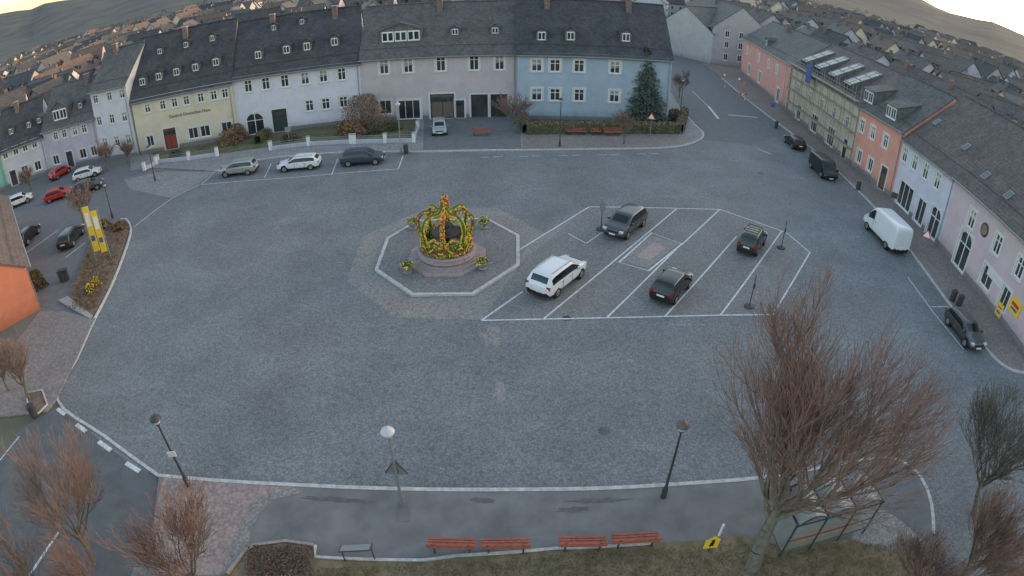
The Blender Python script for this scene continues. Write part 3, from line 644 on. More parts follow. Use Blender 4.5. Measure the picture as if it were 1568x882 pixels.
bare_tree('bare_tree',crown_at(160,890,2.8),5.6,2.8,33,th=.12,counts=(8,7,6,4),tw=M['twigr'],rmin=.008)
bare_tree('bare_tree',crown_at(1500,835,3.4),6.8,3.8,24,th=.15,counts=(9,8,7,5),tw=M['twigr'],rmin=.008)
bare_tree('bare_tree',crown_at(1440,865,2.8),5.0,2.6,29,th=.12,counts=(8,7,7,4),tw=M['twigr'],rmin=.008)
bare_tree('bare_tree',crown_at(1550,700,4.0),8.2,3.6,25,th=.17,counts=(8,8,7,4),tw=M['bark'])
bare_tree('bare_tree',G(46,612),5.5,2.2,26,th=.13,counts=(7,7,5,3))
bare_tree('bare_tree',G(790,205),6.0,2.6,27,th=.15,counts=(7,6,5,3),rmin=.018)
bare_tree('bare_tree',G(955,222),5.0,1.6,28,th=.12,counts=(6,5,4,3),rmin=.018)
for i,(px,py,h,rd) in enumerate([(165,262,5,2.4),(48,292,4.5,2.2),(130,345,5.2,2.3),(195,250,4,1.8),(15,600,4.6,2.0),(1040,150,5,1.6)]):
    bare_tree('bare_tree',G(px,py),h,rd,40+i,th=.13,counts=(7,6,5,3),rmin=.014)
def shrub(name,c,rx,ry,h,m,n=900,sz=.16,twigs=True,m2=None):
    b=MB();c=Vector(c)
    for i in range(n):
        a=R.uniform(0,6.28);u=R.uniform(-.1,1);rr=math.sqrt(max(0,1-u*u*.9))*R.uniform(.55,1.05)*(1+.18*math.sin(a*3+u*5))
        p=c+Vector((math.cos(a)*rx*rr,math.sin(a)*ry*rr,h*max(.03,u)));b.leaf(p,sz*R.uniform(.6,1.3),m if (not m2 or R.random()<.6) else m2)
    if twigs:
        for i in range(40):
            a=R.uniform(0,6.28);rr=R.uniform(.2,1);b.tube(c,c+Vector((math.cos(a)*rx*rr,math.sin(a)*ry*rr,h*(1.1-rr*.6))),.03,.012,3,M['twig'])
    return b.obj(name)
shrub('round_bush',G(560,196),3.0,2.6,4.3,M['shrub'],3600,.11,m2=M['twigr'])
for px,py,rx,h,m in ((530,205,1.6,1.6,'hedgeb'),(545,208,1.5,1.4,'hedgeb'),(352,222,1.7,2.0,'hedgeb'),(365,215,1.6,2.2,'hedgeb'),(372,205,1.5,2.0,'hedge'),(600,200,1.3,1.2,'hedge'),(575,205,1.3,1.0,'hedge'),(445,216,1.3,.9,'hedge'),(835,175,1.7,2.4,'hedge'),(857,172,1.7,2.6,'hedge'),(880,176,1.8,2.2,'hedge'),(815,178,1.3,1.8,'shrub'),(905,180,1.5,1.6,'shrub'),(1032,185,1.4,1.6,'hedge'),(160,350,1.0,.9,'shrub'),(185,352,.9,.8,'hedgeb'),(60,440,1.0,1.6,'hedge'),(270,240,.9,.9,'hedge')):
    shrub('garden_bush',G(px,py),rx,rx*.8,h,M[m],700,.14,m2=M['hedge'])
for (px,py,m) in ((140,450,'yel'),(148,440,'yel')): shrub('forsythia_bush',G(px,py),.55,.5,.9,M[m],260,.09,m2=M['hedge'])
b=MB()
for i in range(1100):
    p=G(R.uniform(112,192),R.uniform(350,478));q=proj(p.x,p.y,0)
    if q[0]<105+(478-q[1])*.32 or q[0]>143+(486-q[1])*.42: continue
    for k in range(4): b.leaf(p+Vector((R.gauss(0,.15),R.gauss(0,.15),.18+R.random()*.3)),.08,M[R.choice(['hedge','hedgeb','shrub','lawn'])])
b.obj('bed_planting')
def hedge(name,P,w,h,m,m2,dens=90):
    b=MB();P=[G(*p) for p in P]
    strip(b,P,w*.82,.1,h*.93,m)
    for i in range(len(P)-1):
        L=(P[i+1]-P[i]).length;d=(P[i+1]-P[i]).normalized();q=Vector((-d.y,d.x,0))
        for k in range(int(L*dens)):
            p=P[i]+d*R.uniform(0,L);s=R.random();
            if s<.5: p=p+q*R.uniform(-w/2,w/2)+Vector((0,0,h+R.gauss(0,.07)))
            else: p=p+q*(w/2*R.choice([-1,1])*R.uniform(.85,1.1))+Vector((0,0,R.uniform(.1,h)))
            b.leaf(p,R.uniform(.07,.16),R.choice([m,m2]))
    return b.obj(name)
hedge('garden_hedge',[(806,206),(930,205),(1040,205)],1.1,1.35,M['hedge'],M['shrub'])
hedge('garden_hedge',[(1040,205),(1048,178)],1.0,1.3,M['hedge'],M['shrub'])
hedge('garden_hedge',[(806,206),(802,186)],1.0,1.25,M['hedge'],M['shrub'])
hedge('beech_hedge',[(395,222),(410,210)],1.0,1.2,M['hedge'],M['hedge'])
b=MB();tb2=G(985,186)
ht=hgt((985,186),68);b.tube(tb2,tb2+Vector((0,0,ht)),.28,.03,7,M['bark'])
lv=50
for i in range(lv):
    t=i/lv;z=.4+t*(ht-.6);Lr=(1-t)**.9*3.6+.15
    nb=int(17-8*t)
    for k in range(nb):
        a=6.283*(k+R.random())/nb+i;Lb=Lr*R.uniform(.70,1.12);d=Vector((math.cos(a),math.sin(a),0))
        for s in range(int(5+Lb*7)):
            f=(s+1)/(5+Lb*7);p=tb2+d*Lb*f+Vector((0,0,z-.22*Lb*f*f+.12*f))
            side=Vector((-d.y,d.x,0))*R.gauss(0,.13+.18*f*Lb*.5)
            v=p+side;sz=R.uniform(.16,.30)
            dirv=(d+side.normalized()*.6+Vector((0,0,-.35))).normalized() if side.length>0 else d
            w=Vector((-dirv.y,dirv.x,R.uniform(-.2,.2)))*.11
            b.face([v-w,v+dirv*sz*1.5,v+w,v-dirv*.05+Vector((0,0,.05))],M['spruce'])
b.obj('spruce_tree')
# ================= VEHICLES
def paint(n,c,metal=.3): 
    m=mat(n,c,.28,0,1,0,metal,.5);m.node_tree.nodes['Principled BSDF'].inputs['Coat Weight'].default_value=.5;return m
PW=paint('white_car_paint',(.68,.69,.71),0);PB=paint('black_car_paint',(.02,.021,.023));PG=paint('dark_grey_car_paint',(.085,.09,.098),.4);PS=paint('silver_car_paint',(.42,.43,.44),.5);PR=paint('red_car_paint',(.5,.03,.03),.1);PN=paint('dark_blue_car_paint',(.04,.07,.10),.3);PGR=paint('dark_green_car_paint',(.03,.045,.035),.3)
SPEC={
'suv':dict(st=[(-.5,.86,.30,.50,.52,0),(-.492,.93,.2,.58,.60,0),(-.47,.97,.17,.63,.655,0),(-.415,1,.15,.635,.93,1),(-.35,1,.15,.635,.985,1),(-.2,1,.15,.63,1.0,1),(-.175,1,.15,.63,1.0,2),(.04,1,.15,.625,.995,1),(.065,1,.15,.62,.99,2),(.13,1,.15,.62,.965,1),(.27,1,.15,.615,.64,0),(.4,.98,.16,.565,.60,0),(.46,.93,.18,.5,.545,0),(.49,.86,.2,.4,.44,0),(.5,.8,.26,.36,.38,0)]),
'van':dict(st=[(-.5,.92,.18,.45,.6,0),(-.495,.97,.14,.5,.93,3),(-.47,1,.12,.5,.985,3),(-.3,1,.12,.5,1,3),(-.1,1,.12,.5,1,3),(.0,1,.12,.5,1,3),(.1,1,.12,.5,1,3),(.16,1,.12,.5,.995,2),(.18,1,.12,.49,.99,1),(.24,1,.12,.48,.955,1),(.385,1,.12,.46,.52,0),(.44,.98,.13,.42,.47,0),(.48,.92,.14,.36,.4,0),(.495,.86,.16,.3,.32,0),(.5,.8,.18,.26,.28,0)]),
'wagon':dict(st=[(-.5,.86,.30,.52,.54,0),(-.492,.93,.2,.6,.62,0),(-.475,.97,.17,.64,.67,0),(-.40,1,.15,.65,.93,1),(-.34,1,.15,.65,.975,1),(-.2,1,.15,.64,1.0,1),(-.18,1,.15,.64,1.0,2),(.02,1,.15,.635,1,1),(.04,1,.15,.63,.995,2),(.09,1,.15,.63,.975,1),(.23,1,.15,.62,.65,0),(.38,.98,.16,.56,.60,0),(.45,.93,.18,.49,.53,0),(.49,.86,.2,.4,.43,0),(.5,.8,.26,.36,.38,0)]),
}
def car(name,pos,ang,Lc,Wc,Hc,pt,kind='suv',rails=False,rack=False):
    E=empty(name);E.location=(pos.x,pos.y,.02);E.rotation_euler=(0,0,ang)
    b=MB();S=SPEC[kind]['st'];w=Wc/2;rings=[]
    for x,fw,zl,zb,zr,c in S:
        X=x*Lc;ww=w*fw;zl*=Hc;zb*=Hc;zr*=Hc
        if kind=='van' and c: f=(.95*ww,zr-.12);g=(.86*ww,zr-.01)
        elif c: f=(.80*ww,zr-.075);g=(.70*ww,zr-.01)
        else: f=(.90*ww,zb+(zr-zb)*.6);g=(.74*ww,zr)
        h=[(0,zl),(.85*ww,zl),(ww*.985,zl+.12),(ww,(zl+zb)/2+.05),(.97*ww,zb),f,g,(0,zr+.015)]
        pts=[(X,-y,z) for y,z in h]+[(X,y,z) for y,z in h[-2:0:-1]]
        rings.append(len(b.v));b.v+=pts
    nn=14;P_,GL=b.mi(pt),b.mi(M['carglass']);BK=b.mi(M['black'])
    for i in range(len(S)-1):
        c0,c1=S[i][5],S[i+1][5]
        for j in range(nn):
            jj=(j+1)%nn;m=P_;band=j if j<7 else 13-j
            if c0==0 and c1 in(1,3) and band==6: m=GL if kind!='van' else P_
            if c0==1 and c1==0 and band==6: m=GL
            if band==4:
                if c0 in(1,2) and c1 in(1,2) and not(c1==2): m=GL
                if c1==2 and c0==1: m=GL
                if c0==2 and S[i][0]+.03>S[i+1][0]: m=BK
                if c0==1 and c1==0: m=GL
            if band==1 or band==0: m=BK
            b.f.append((rings[i]+j,rings[i]+jj,rings[i+1]+jj,rings[i+1]+j));b.m.append(m)
    b.f.append(tuple(rings[0]+j for j in range(nn))[::-1]);b.m.append(P_);b.f.append(tuple(rings[-1]+j for j in range(nn)));b.m.append(P_)
    o=b.obj('body',E,smooth=60)
    mod=o.modifiers.new('s','SUBSURF');mod.levels=2;mod.render_levels=2
    d=MB();wr=.33 if kind!='van' else .36
    for x in(-.305*Lc,.31*Lc):
        for sy in(-1,1):
            y=sy*(w-.11);ax=Vector((0,sy,0))
            d.lathe((x,y-sy*.1,wr),[(wr*.9,0),(wr,.03),(wr,.2),(wr*.9,.225),(wr*.68,.228)],20,M['rubber'],ax=ax)
            d.lathe((x,y+sy*.125,wr),[(wr*.66,0),(wr*.62,.012),(wr*.2,.004),(.001,.004)],10,M['rim'],ax=ax)
            d.lathe((x,y-sy*.06,wr+.03),[(wr*1.2,0),(wr*1.2,.157)],22,M['black'],ax=ax)
            for k in range(5):
                a=k*1.2566;d.box((x+math.cos(a)*wr*.42,y+sy*.13,wr+math.sin(a)*wr*.42),Vector((-math.sin(a),0,math.cos(a)))*.025,Vector((0,.004,0)),Vector((math.cos(a),0,math.sin(a)))*wr*.16,M['black'])
    d.obj('wheels',E,smooth=35)
    d=MB();hb=.52*Hc if kind!='van' else .34*Hc
    for sy in(-1,1):
        d.abox((Lc*.462,sy*w*.72,hb-.06),.22,w*.34,.13,M['head'])
        d.abox((-Lc*.482,sy*w*.80,Hc*(.56 if kind!='van' else .42)),.12,w*.26,.20 if kind!='van' else .5,M['tail'])
        xm=(.2 if kind!='van' else .33)*Lc;d.abox((xm,sy*(w+.08),Hc*(.66 if kind!='van' else .52)),.12,.2,.16 if kind!='van' else .32,pt)
        if rails: d.tube((-.36*Lc,sy*w*.68,Hc+.05),(.1*Lc,sy*w*.68,Hc+.03),.025,.025,5,M['metal'])
        for xx in ((.0,-.19) if kind!='van' else (.1,)): d.abox((xx*Lc,sy*(w*.985),Hc*.52),.16,.03,.03,M['black'])
        for xx in ((.06,-.17) if kind!='van' else (.16,)): d.abox((xx*Lc,sy*(w*.993),Hc*.42),.015,.02,Hc*.36,M['black'])
    d.abox((Lc*.5,0,hb-.12),.04,w*1.0,.12,M['black']);d.abox((Lc*.505,0,hb-.32),.03,.5,.11,M['white'])
    d.abox((-Lc*.5,0,Hc*(.46 if kind!='van' else .3)),.03,.52,.12,M['white']);d.abox((-Lc*.497,0,.36),.05,w*1.5,.16,M['black'])
    if rack:
        for x in(-.28,-.16,-.04,.08):d.abox((x*Lc,0,Hc+.1),.06,w*1.35,.04,M['black'])
        for sy in(-1,1):d.abox((-.1*Lc,sy*w*.66,Hc+.12),.42*Lc,.04,.05,M['black'])
    d.obj('lights_and_trim',E)
    return E
def ang(p,q): d=G(*q)-G(*p);return math.atan2(d.y,d.x)
aS=ang((833,488),(1036,320))
car('parked_suv',G(957,352),aS+math.pi,4.5,1.9,1.62,PG,'suv')
car('parked_suv',G(853,434),aS,4.65,1.95,1.66,PW,'suv',rails=True)
car('parked_hatchback',G(1027,448),aS,3.75,1.7,1.5,PB,'suv')
car('parked_compact_suv',G(1150,379),aS,3.7,1.65,1.62,PGR,'suv',rack=True)
aB=ang((400,268),(600,252))
car('parked_suv',G(367,266),aB+math.pi,4.35,1.85,1.6,PS,'suv',rails=True)
car('parked_estate_car',G(459,258),aB+math.pi,4.7,1.85,1.48,PW,'wagon',rails=True)
car('parked_suv',G(556,250),aB,4.6,1.9,1.62,PN,'suv')
car('parked_small_car',G(673,203),ang((673,205),(671,180))+math.pi,4.0,1.75,1.6,PS,'suv')
aR=ang((1240,226),(1292,272))
car('parked_car',G(1216,224),aR+math.pi,4.2,1.8,1.45,PB,'wagon')
car('parked_black_van',G(1259,266),ang((1225,228),(1285,284)),4.9,1.95,1.95,PB,'van')
car('parked_white_van',G(1353,367),ang((1320,325),(1385,392))+math.pi,6.1,2.05,2.6,PW,'van')
car('parked_car',G(1474,514),ang((1450,478),(1498,540))+0,4.3,1.8,1.45,PG,'wagon')
car('parked_car',G(1045,85),ang((1036,76),(1056,90)),4.3,1.8,1.5,PB,'wagon');car('parked_car',G(1022,68),ang((1015,58),(1034,72)),4.3,1.8,1.5,PG,'wagon')
car('parked_red_car',G(91,304),ang((76,309),(106,299)),4.1,1.75,1.45,PR,'wagon');car('parked_red_car',G(93,270),ang((80,278),(106,262)),3.8,1.7,1.5,PR,'suv')
car('parked_white_car',G(32,313),ang((20,318),(44,308)),4.1,1.75,1.5,PW,'suv')
car('parked_green_car',G(111,370),ang((98,385),(125,350)),4.4,1.8,1.48,PGR,'wagon');car('parked_black_car',G(44,368),ang((30,385),(60,352)),4.4,1.8,1.5,PB,'suv')
car('parked_car',G(137,292),ang((120,296),(152,286)),4.3,1.8,1.5,PG,'wagon');car('parked_white_car',G(135,272),ang((120,275),(150,266)),4.3,1.8,1.5,PW,'wagon')
# ================= CROWN FOUNTAIN
E=empty('easter_crown_fountain');fc=G(685,397);fc.z=0
b=MB()
def octo(r,z0,z1,m,n=8): b.lathe((fc.x,fc.y,z0),[(r,0),(r,z1-z0)],n,m,ph=math.pi/8)
octo(3.6,.10,.27,M['gran']);octo(3.1,.27,.40,M['stone']);octo(2.8,.40,.52,M['gran'])
b.lathe((fc.x,fc.y,.52),[(2.35,0),(2.5,.1),(2.42,.4),(2.55,.5),(2.5,.58),(2.25,.58),(2.2,.40)],32,M['gran'])
b.lathe((fc.x,fc.y,.54),[(2.2,0),(2.2,.36)],32,M['water'])
b.lathe((fc.x,fc.y,.9),[(.55,0),(.35,.3),(.3,.9),(.5,1.1),(1.15,1.45),(1.25,1.55),(1.1,1.5),(.35,1.42),(.25,1.9),(.45,2.1),(.6,2.2),(.2,2.2),(.12,2.7)],20,M['dmetal'])
b.obj('basin_and_column',E,smooth=40)
b=MB();egg=[M['yellow'],M['red'],M['orange'],M['white'],M['yellow']]
def garland(P,r,dens,cols=egg,side=None):
    for i in range(len(P)-1):
        b.tube(P[i],P[i+1],r,r,7,M['box']);L=(P[i+1]-P[i]).length
        for k in range(int(L*dens)):
            v=Vector((R.gauss(0,1),R.gauss(0,1),R.gauss(0,1))).normalized()*r
            if side is not None: v=side*R.choice([-1,1])*r*1.0+v*.25
            b.sphere(P[i].lerp(P[i+1],R.random())+v,.065,R.choice(cols),6,1.3)
        for k in range(int(L*min(dens,30)*.8)):
            v=Vector((R.gauss(0,1),R.gauss(0,1),R.gauss(0,1))).normalized()*r*R.uniform(.9,1.1);b.leaf(P[i].lerp(P[i+1],R.random())+v,.06,M['box'])
def ringp(r,z,n=32): return [fc+Vector((r*math.cos(6.2832*i/n),r*math.sin(6.2832*i/n),z)) for i in range(n+1)]
garland(ringp(2.05,1.30),.15,30,[M['yellow'],M['yellow'],M['orange']]);garland(ringp(2.08,2.0),.15,30,[M['yellow'],M['orange'],M['yellow']])
for i in range(48):
    a=6.2832*i/48;d=Vector((math.cos(a),math.sin(a),0));b.tube(fc+d*2.05+Vector((0,0,1.3)),fc+d*2.08+Vector((0,0,2.0)),.11,.11,5,M['box'])
for i in range(128):
    a=6.2832*i/128;d=Vector((math.cos(a),math.sin(a),0));zz=1.65+.16*math.sin(a*12);b.sphere(fc+d*2.2+Vector((0,0,zz)),.07,M['yellow'] if (i//4)%2 else M['red'],6,1.3)
for i in range(8):
    a=6.2832*(i+.0)/8-math.pi/2;d=Vector((math.cos(a),math.sin(a),0));sd=Vector((-d.y,d.x,0))
    pr=[(2.1,2.05),(2.25,2.6),(2.36,3.15),(2.3,3.65),(1.95,4.05),(1.5,4.2),(1.05,4.12),(.7,4.1),(.4,4.35),(.15,4.7)]
    P=smooth_line([fc+d*r+Vector((0,0,z)) for r,z in pr],2)
    if i%4==0: garland(P,.18,80,[M['red'],M['orange'],M['orange'],M['yellow']])
    else: garland(P,.16,44,[M['yellow'],M['yellow'],M['yellow'],M['orange']] if i%2 else [M['red'],M['orange'],M['yellow']],side=sd)
    d2=Vector((math.cos(a+.39),math.sin(a+.39),0));garland([fc+d*2.1+Vector((0,0,2.1)),fc+d2*2.15+Vector((0,0,2.65)),fc+Vector((math.cos(a+.785),math.sin(a+.785),0))*2.1+Vector((0,0,2.1))],.06,26,[M['yellow'],M['yellow']])
b.sphere(fc+Vector((0,0,4.95)),.36,M['box'],12)
for k in range(90):
    v=Vector((R.gauss(0,1),R.gauss(0,1),R.gauss(0,1))).normalized()*.37;b.sphere(fc+Vector((0,0,4.95))+v,.06,R.choice([M['yellow'],M['red']]),6,1.2)
garland([fc+Vector((0,0,5.2)),fc+Vector((0,0,5.75))],.07,30);garland([fc+Vector((-.25,0,5.5)),fc+Vector((.25,0,5.5))],.07,30)
for i in range(4):
    a=6.2832*i/4+.4;p=fc+Vector((math.cos(a),math.sin(a),0))*2.0
    garland([p+Vector((0,0,.6)),p+Vector((0,0,1.3))],.1,10,[M['yellow']])
b.obj('crown_garlands',E)
E.scale=(.80,.80,.86);E.location=(fc.x*.20,fc.y*.20,.02)
for px,py in((741,351),(633,352),(739,414),(625,420)):
    q=G(px,py);b=MB();b.lathe((q.x,q.y,.13),[(.22,0),(.3,.05),(.2,.12),(.42,.5),(.46,.55),(.38,.55),(.36,.48)],14,M['stone'])
    for k in range(150): b.leaf(q+Vector((R.gauss(0,.2),R.gauss(0,.2),.75+R.gauss(0,.12))),.09,M['box'] if R.random()<.7 else M['yellow'])
    b.obj('stone_planter')
# ================= STREET FURNITURE
def lamp(pos,h,name='street_lamp',brown=False,globe=True):
    b=MB();p=(pos.x,pos.y,.1)
    b.lathe(p,[(.13,0),(.13,.5),(.07,.7),(.052,h*.6),(.042,h-.45),(.09,h-.42),(.09,h-.36)],10,M['metal'] if globe and not brown else M['dmetal'])
    q=(pos.x,pos.y,h-.25)
    b.lathe(q,[(.08,0),(.17,.08),(.21,.20),(.19,.28)],14,M['globe'])
    b.lathe(q,[(.27,.26),(.28,.29),(.24,.37),(.13,.44),(.04,.48),(.02,.55)],16,M['lampcap'] if brown else (M['globe'] if globe else M['dmetal']))
    return b.obj(name,smooth=40)
p=G(290,745);lamp(p,hgt((290,745),645)+.1,globe=False)
b=MB();b.abox((p.x+.05,p.y-.1,2.3),.42,.04,.3,M['white'],.3);b.tube((p.x,p.y,2.3),(p.x,p.y-.1,2.3),.02,.02,5,M['metal'],True);b.obj('bus_stop_plate')
p=G(617,775);h=hgt((617,775),665);lamp(p,h+.1)
b=MB();c=Vector((p.x,p.y+.12,h*.52))
tri=[Vector((-.45,0,-.25)),Vector((.45,0,-.25)),Vector((0,0,.5))]
b.face([c+t for t in tri],M['dfr']);b.face([c+t+Vector((0,-.03,0)) for t in tri][::-1],M['metal']);b.tube(c+Vector((0,-.02,0)),c+Vector((0,-.14,0)),.03,.03,5,M['metal'])
for i in range(3): b.tube(c+tri[i],c+tri[(i+1)%3],.035,.035,5,M['dfr'])
b.obj('warning_sign')
b=MB();b.abox((p.x+.1,p.y-.5,.108),.5,.8,.012,M['asph']);b.obj('access_cover')
p=G(1015,763);lamp(p,hgt((1015,763),655)+.1,brown=True)
p=G(614,235);lamp(p,hgt((614,235),160));p=G(857,226);lamp(p,hgt((857,226),153),globe=False);p=G(1040,192);lamp(p,hgt((1040,192),122),brown=True)
lamp(G(238,278),4.2,globe=False);lamp(G(173,335),3.8,globe=False);lamp(G(1295,240),4.6,globe=False)
for px,py in((1196,380),(1147,470),(920,352)):
    q=G(px,py);b=MB();b.lathe((q.x,q.y,.03),[(.38,0),(.34,.10),(.12,.14),(.035,.2),(.03,2.3 if px!=920 else 2.0),(.02,2.35)],8,M['dmetal'])
    if px==920: b.abox((q.x,q.y-.06,2.0),.45,.04,.6,M['metal'])
    else: b.abox((q.x,q.y-.06,1.6),.12,.08,.35,M['dmetal'])
    b.obj('portable_sign_post')
def bench(pa,pb,back=1):
    A=G(*pa);B=G(*pb);d=(B-A);L=d.length;d.normalize();q=Vector((-d.y,d.x,0))
    if q.y>0:q=-q
    E=empty('park_bench');b=MB();c=(A+B)/2;Z=Vector((0,0,1))
    for k in range(4): b.box(c+q*(-.2+.13*k)*back+Z*.56,d*L/2,q*.05,Z*.02,M['wood'])
    b.obj('seat',E);b=MB()
    for k in range(3): b.box(c+q*(.30+.04*k)*back+Z*(.68+.13*k),d*L/2,(q*.02),Z*.05,M['wood'])
    b.obj('backrest',E);b=MB()
    for s in(-.36,.36):
        o=c+d*L*s;b.box(o+q*-.12*back+Z*.32,d*.03,q*.03,Z*.22,M['dmetal']);b.box(o+q*.2*back+Z*.32,d*.03,q*.03,Z*.22,M['dmetal']);b.box(o+q*.04*back+Z*.525,d*.03,q*.25,Z*.015,M['dmetal']);b.tube(o+q*.22*back+Z*.53,o+q*.42*back+Z*1.02,.025,.025,6,M['dmetal'])
    b.obj('legs',E)
for p,q in(((657,842),(730,844)),((738,844),(811,843)),((854,841),(926,840)),((934,837),(1005,833))): bench(p,q)
for p,q in(((722,209),(750,209)),((868,208),(897,208)),((905,208),(920,208)),((925,209),(952,209))): bench(p,q,-1)
b=MB();A=G(530,862);B=G(575,860);d=(B-A).normalized()
for o in(A,B): b.tube(o,o+Vector((0,0,.95)),.03,.03,6,M['dmetal'])
b.box((A+B)/2+Vector((0,0,1.05)),d*.62,Vector((0,.25,-.12)),Vector((0,.01,.02)),M['dfr']);b.box((A+B)/2+Vector((0,0,1.075)),d*.57,Vector((0,.21,-.1)),Vector((0,.008,.012)),M['metal']);b.obj('information_panel')
# bus shelter
E=empty('bus_shelter');A=G(1212,776,2.5);B=G(1342,742,2.5);A.z=B.z=0;d=(B-A).normalized();q=Vector((-d.y,d.x,0));L=(B-A).length
if q.y<0:q=-q
b=MB();rf=MB();gl=MB();nb=3;hw=.9
for k in range(nb+1):
    o=A+d*L*k/nb
    b.tube(o-q*.8+Vector((0,0,.1)),o-q*.8+Vector((0,0,2.35)),.05,.05,6,M['dmetal'])
for k in range(nb):
    o=A+d*L*k/nb;K=8
    for i in range(K):
        s0,s1=i/K,(i+1)/K;f=lambda s:Vector((0,0,2.35+.34*math.sin(math.pi*s)))
        P0=o+d*(L/nb)*(.02+.96*s0);P1=o+d*(L/nb)*(.02+.96*s1)
        rf.face([P0-q*hw+f(s0),P1-q*hw+f(s1),P1+q*hw+f(s1),P0+q*hw+f(s0)],M['plex'])
        for e in(-hw,0,hw): b.tube(P0+q*e+f(s0)+Vector((0,0,.02)),P1+q*e+f(s1)+Vector((0,0,.02)),.035,.035,5,M['dmetal'])
for k in range(nb+1):
    o=A+d*L*k/nb;b.tube(o-q*hw+Vector((0,0,2.34)),o+q*hw+Vector((0,0,2.34)),.05,.05,6,M['dmetal'])
for z in(.5,1.2,2.2): b.tube(A-q*.8+Vector((0,0,z)),B-q*.8+Vector((0,0,z)),.03,.03,5,M['dmetal'])
for o in (A,B):
    b.tube(o+q*.7+Vector((0,0,.1)),o+q*.7+Vector((0,0,2.35)),.05,.05,6,M['dmetal']);b.tube(o-q*.8+Vector((0,0,.4)),o+q*.7+Vector((0,0,.4)),.025,.025,5,M['dmetal'])
GM=bpy.data.materials.new('shelter_glass');t,n,l,bs=nt(GM);bs.inputs[0].default_value=(.35,.42,.40,1);bs.inputs['Alpha'].default_value=.35;bs.inputs['Roughness'].default_value=.08
gl.face([A-q*.8+Vector((0,0,.4)),B-q*.8+Vector((0,0,.4)),B-q*.8+Vector((0,0,2.2)),A-q*.8+Vector((0,0,2.2))],GM)
for o in(A,B): gl.face([o-q*.8+Vector((0,0,.4)),o+q*.7+Vector((0,0,.4)),o+q*.7+Vector((0,0,2.3)),o-q*.8+Vector((0,0,2.3))],GM)
b.obj('frame',E);rf.obj('curved_roof',E,smooth=60);gl.obj('glass_walls',E)
b=MB();b.box((A+B)/2-q*.45+Vector((0,0,.55)),d*L*.35,q*.2,Vector((0,0,.03)),M['wood']);b.obj('seat',E)
b=MB();c=G(1083,848)+Vector((0,0,.13))
b.tube(c,c+Vector((0,0,.35)),.03,.03,6,M['dmetal']);b.box(c+Vector((0,0,.6)),Vector((.3,0,0)),Vector((0,.02,0)),Vector((0,0,.28)),M['yellow']);b.face([c+Vector((-.3,-.02,.88)),c+Vector((.3,-.02,.88)),c+Vector((0,-.02,1.2))],M['yellow'])
b.sphere(c+Vector((0,-.03,.85)),.08,M['black'],8);b.box(c+Vector((0,-.03,.62)),Vector((.08,0,.03)),Vector((0,.01,0)),Vector((0,0,.15)),M['black']);b.obj('children_warning_sign')
b=MB();c=G(1100,822);b.lathe((c.x,c.y,.1),[(.06,0),(.06,.75),(.04,.8),(.001,.81)],10,M['white']);b.obj('bollard')
b=MB();c=G(160,402);h=hgt((160,402),316)
for dx,z0,hh in((-.35,1.2,h-1.2),(.35,1.0,h-1.5)):
    b.abox((c.x+dx,c.y+dx*.3,z0+hh/2),.58,.1,hh,M['yellow'],.4)
    b.abox((c.x+dx+.03,c.y+dx*.3-.055,z0+hh*.72),.4,.02,hh*.3,M['white'],.4);b.abox((c.x+dx+.03,c.y+dx*.3-.055,z0+hh*.3),.38,.02,hh*.12,M['blue'],.4)
b.tube((c.x-.7,c.y-.25,.1),(c.x-.7,c.y-.25,h),.05,.05,6,M['metal']);b.tube((c.x+.7,c.y+.3,.1),(c.x+.7,c.y+.3,h-.3),.05,.05,6,M['metal']);b.obj('yellow_banner_sign')
b=MB();c=G(100,430);b.abox((c.x,c.y,.55),.9,.5,.9,M['dmetal'],.5);b.abox((c.x,c.y,1.03),1.0,.6,.06,M['black'],.5);b.obj('utility_box')
for px,py in((622,236),(1188,197),(1313,292),(1457,462),(1467,470),(55,640)):
    c=G(px,py);b=MB();b.lathe((c.x,c.y,.11),[(.2,0),(.26,.1),(.27,.8),(.3,.82),(.3,.9),(.12,1.0)],12,M['dmetal']);b.obj('litter_bin')
def sign(px,py,h,kind,col='red'):
    c=G(px,py);b=MB();b.tube(c,c+Vector((0,0,h)),.035,.035,6,M['metal'],True)
    Z=Vector((0,0,1));v=(C-c);v.z=0;v.normalize();s=Vector((-v.y,v.x,0));o=c+v*.05
    if kind=='tri':
        for k,m,e in((.5,'red',0),(.36,'white',.01)): b.face([o+v*e+s*-k+Z*(h-.3-k*.5),o+v*e+s*k+Z*(h-.3-k*.5),o+v*e+Z*(h-.3+k*1.1)],M[m])
    elif kind=='rect': b.box(o+Z*(h-.3),s*.35,v*.02,Z*.3,M[col])
    else: b.lathe(o+Z*(h-.3),[(.32,0),(.32,.02)],16,M[col],ax=v);b.lathe(o+v*.022+Z*(h-.3),[(.22,0),(.22,.01)],16,M['white'],ax=v)
    b.obj('traffic_sign')
sign(995,212,2.9,'tri');sign(1408,398,2.7,'tri');sign(445,232,3.0,'rect','metal');sign(1130,142,2.8,'round');sign(1108,132,2.4,'round');sign(1180,186,2.8,'rect','blue');sign(756,178,2.4,'rect','frame');sign(1362,330,2.5,'rect','dfr')
for px,py in((1110,135),(1140,155),(1134,146)):
    c=G(px,py);b=MB();b.lathe((c.x,c.y,.01),[(.25,0),(.25,.05),(.15,.06),(.03,.7)],10,M['orange']);b.lathe((c.x,c.y,.31),[(.117,0),(.09,.15)],10,M['white']);b.obj('traffic_cone')
c=G(1137,152);b=MB()
for k in range(3): b.abox((c.x+k*.5-.5,c.y,.9),.48,.05,.25,M['red'] if k%2==0 else M['white'])
for s in(-.7,.7): b.abox((c.x+s,c.y,.5),.06,.06,1.0,M['orange'])
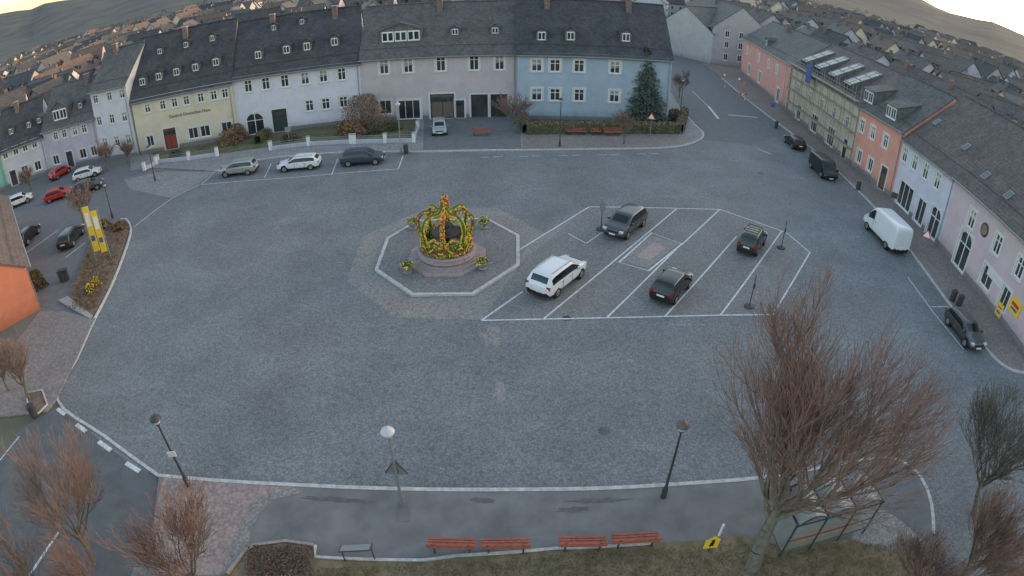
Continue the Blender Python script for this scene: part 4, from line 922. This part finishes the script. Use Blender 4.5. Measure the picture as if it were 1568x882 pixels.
b.tube((c.x,c.y,.1),(c.x,c.y,2.4),.04,.04,6,M['metal']);b.abox((c.x,c.y-.1,2.4),.3,.25,.8,M['orange']);b.obj('construction_traffic_light')
def gwall(P,first=True):
    b=MB();P=[G(*p) for p in P]
    strip(b,P,.28,.1,.55,M['w_white'])
    for i in range(len(P)-1):
        L=(P[i+1]-P[i]).length;n=max(1,int(L/5.5))
        for k in range(n+1):
            if k==0 and (i>0 or not first): continue
            q=P[i].lerp(P[i+1],k/n);b.abox((q.x,q.y,.65),.36,.36,1.1,M['white'],0);b.abox((q.x,q.y,1.23),.44,.44,.07,M['conc'],0)
        for z in(.75,1.0):
            u=P[i].copy();v=P[i+1].copy();u.z=v.z=z;b.tube(u,v,.02,.02,5,M['metal'])
        for k in range(int(L/.25)):
            q=P[i].lerp(P[i+1],(k+.5)/(int(L/.25)));b.tube((q.x,q.y,.55),(q.x,q.y,1.1),.012,.012,4,M['metal'])
    return b.obj('garden_wall')
gwall([(243,251),(290,246),(333,240)]);gwall([(415,231),(473,224),(538,221)]);gwall([(543,221),(590,220),(634,219)]);gwall([(634,217),(640,200)],False);gwall([(222,262),(240,253)])
# ================= CAMERA, LIGHT, SKY
cd=bpy.data.cameras.new('camera');c=bpy.data.objects.new('camera',cd);bpy.context.collection.objects.link(c)
c.location=(0,0,CH);c.rotation_euler=(math.radians(90)-PT,0,0)
cd.type='PANO';cd.sensor_width=10.5/F*1568;cd.clip_start=.1;cd.clip_end=9000
bpy.context.scene.camera=c
sc=bpy.context.scene
w=bpy.data.worlds.new('World');sc.world=w;w.use_nodes=True;n=w.node_tree.nodes;l=w.node_tree.links
sk=n.new('ShaderNodeTexSky');sk.sky_type='NISHITA';sk.sun_disc=False
el,az=math.radians(4),math.radians(66)
sk.sun_elevation=el;sk.sun_rotation=az;sk.altitude=600;sk.air_density=1.0;sk.dust_density=3.2;sk.ozone_density=1.0
hs=n.new('ShaderNodeHueSaturation');hs.inputs['Saturation'].default_value=.85
l.new(sk.outputs[0],hs.inputs['Color']);l.new(hs.outputs[0],n['Background'].inputs[0]);n['Background'].inputs[1].default_value=.86
sl=bpy.data.lights.new('sun','SUN');sl.energy=.55;sl.angle=math.radians(25);sl.color=(1,.80,.60)
so=bpy.data.objects.new('sun',sl);bpy.context.collection.objects.link(so)
dv=Vector((math.sin(az)*math.cos(el),math.cos(az)*math.cos(el),math.sin(el)));so.rotation_euler=(-dv).to_track_quat('-Z','Y').to_euler()
sc.view_settings.view_transform='Standard';sc.view_settings.look='None';sc.view_settings.exposure=0
print('houses',cnt)
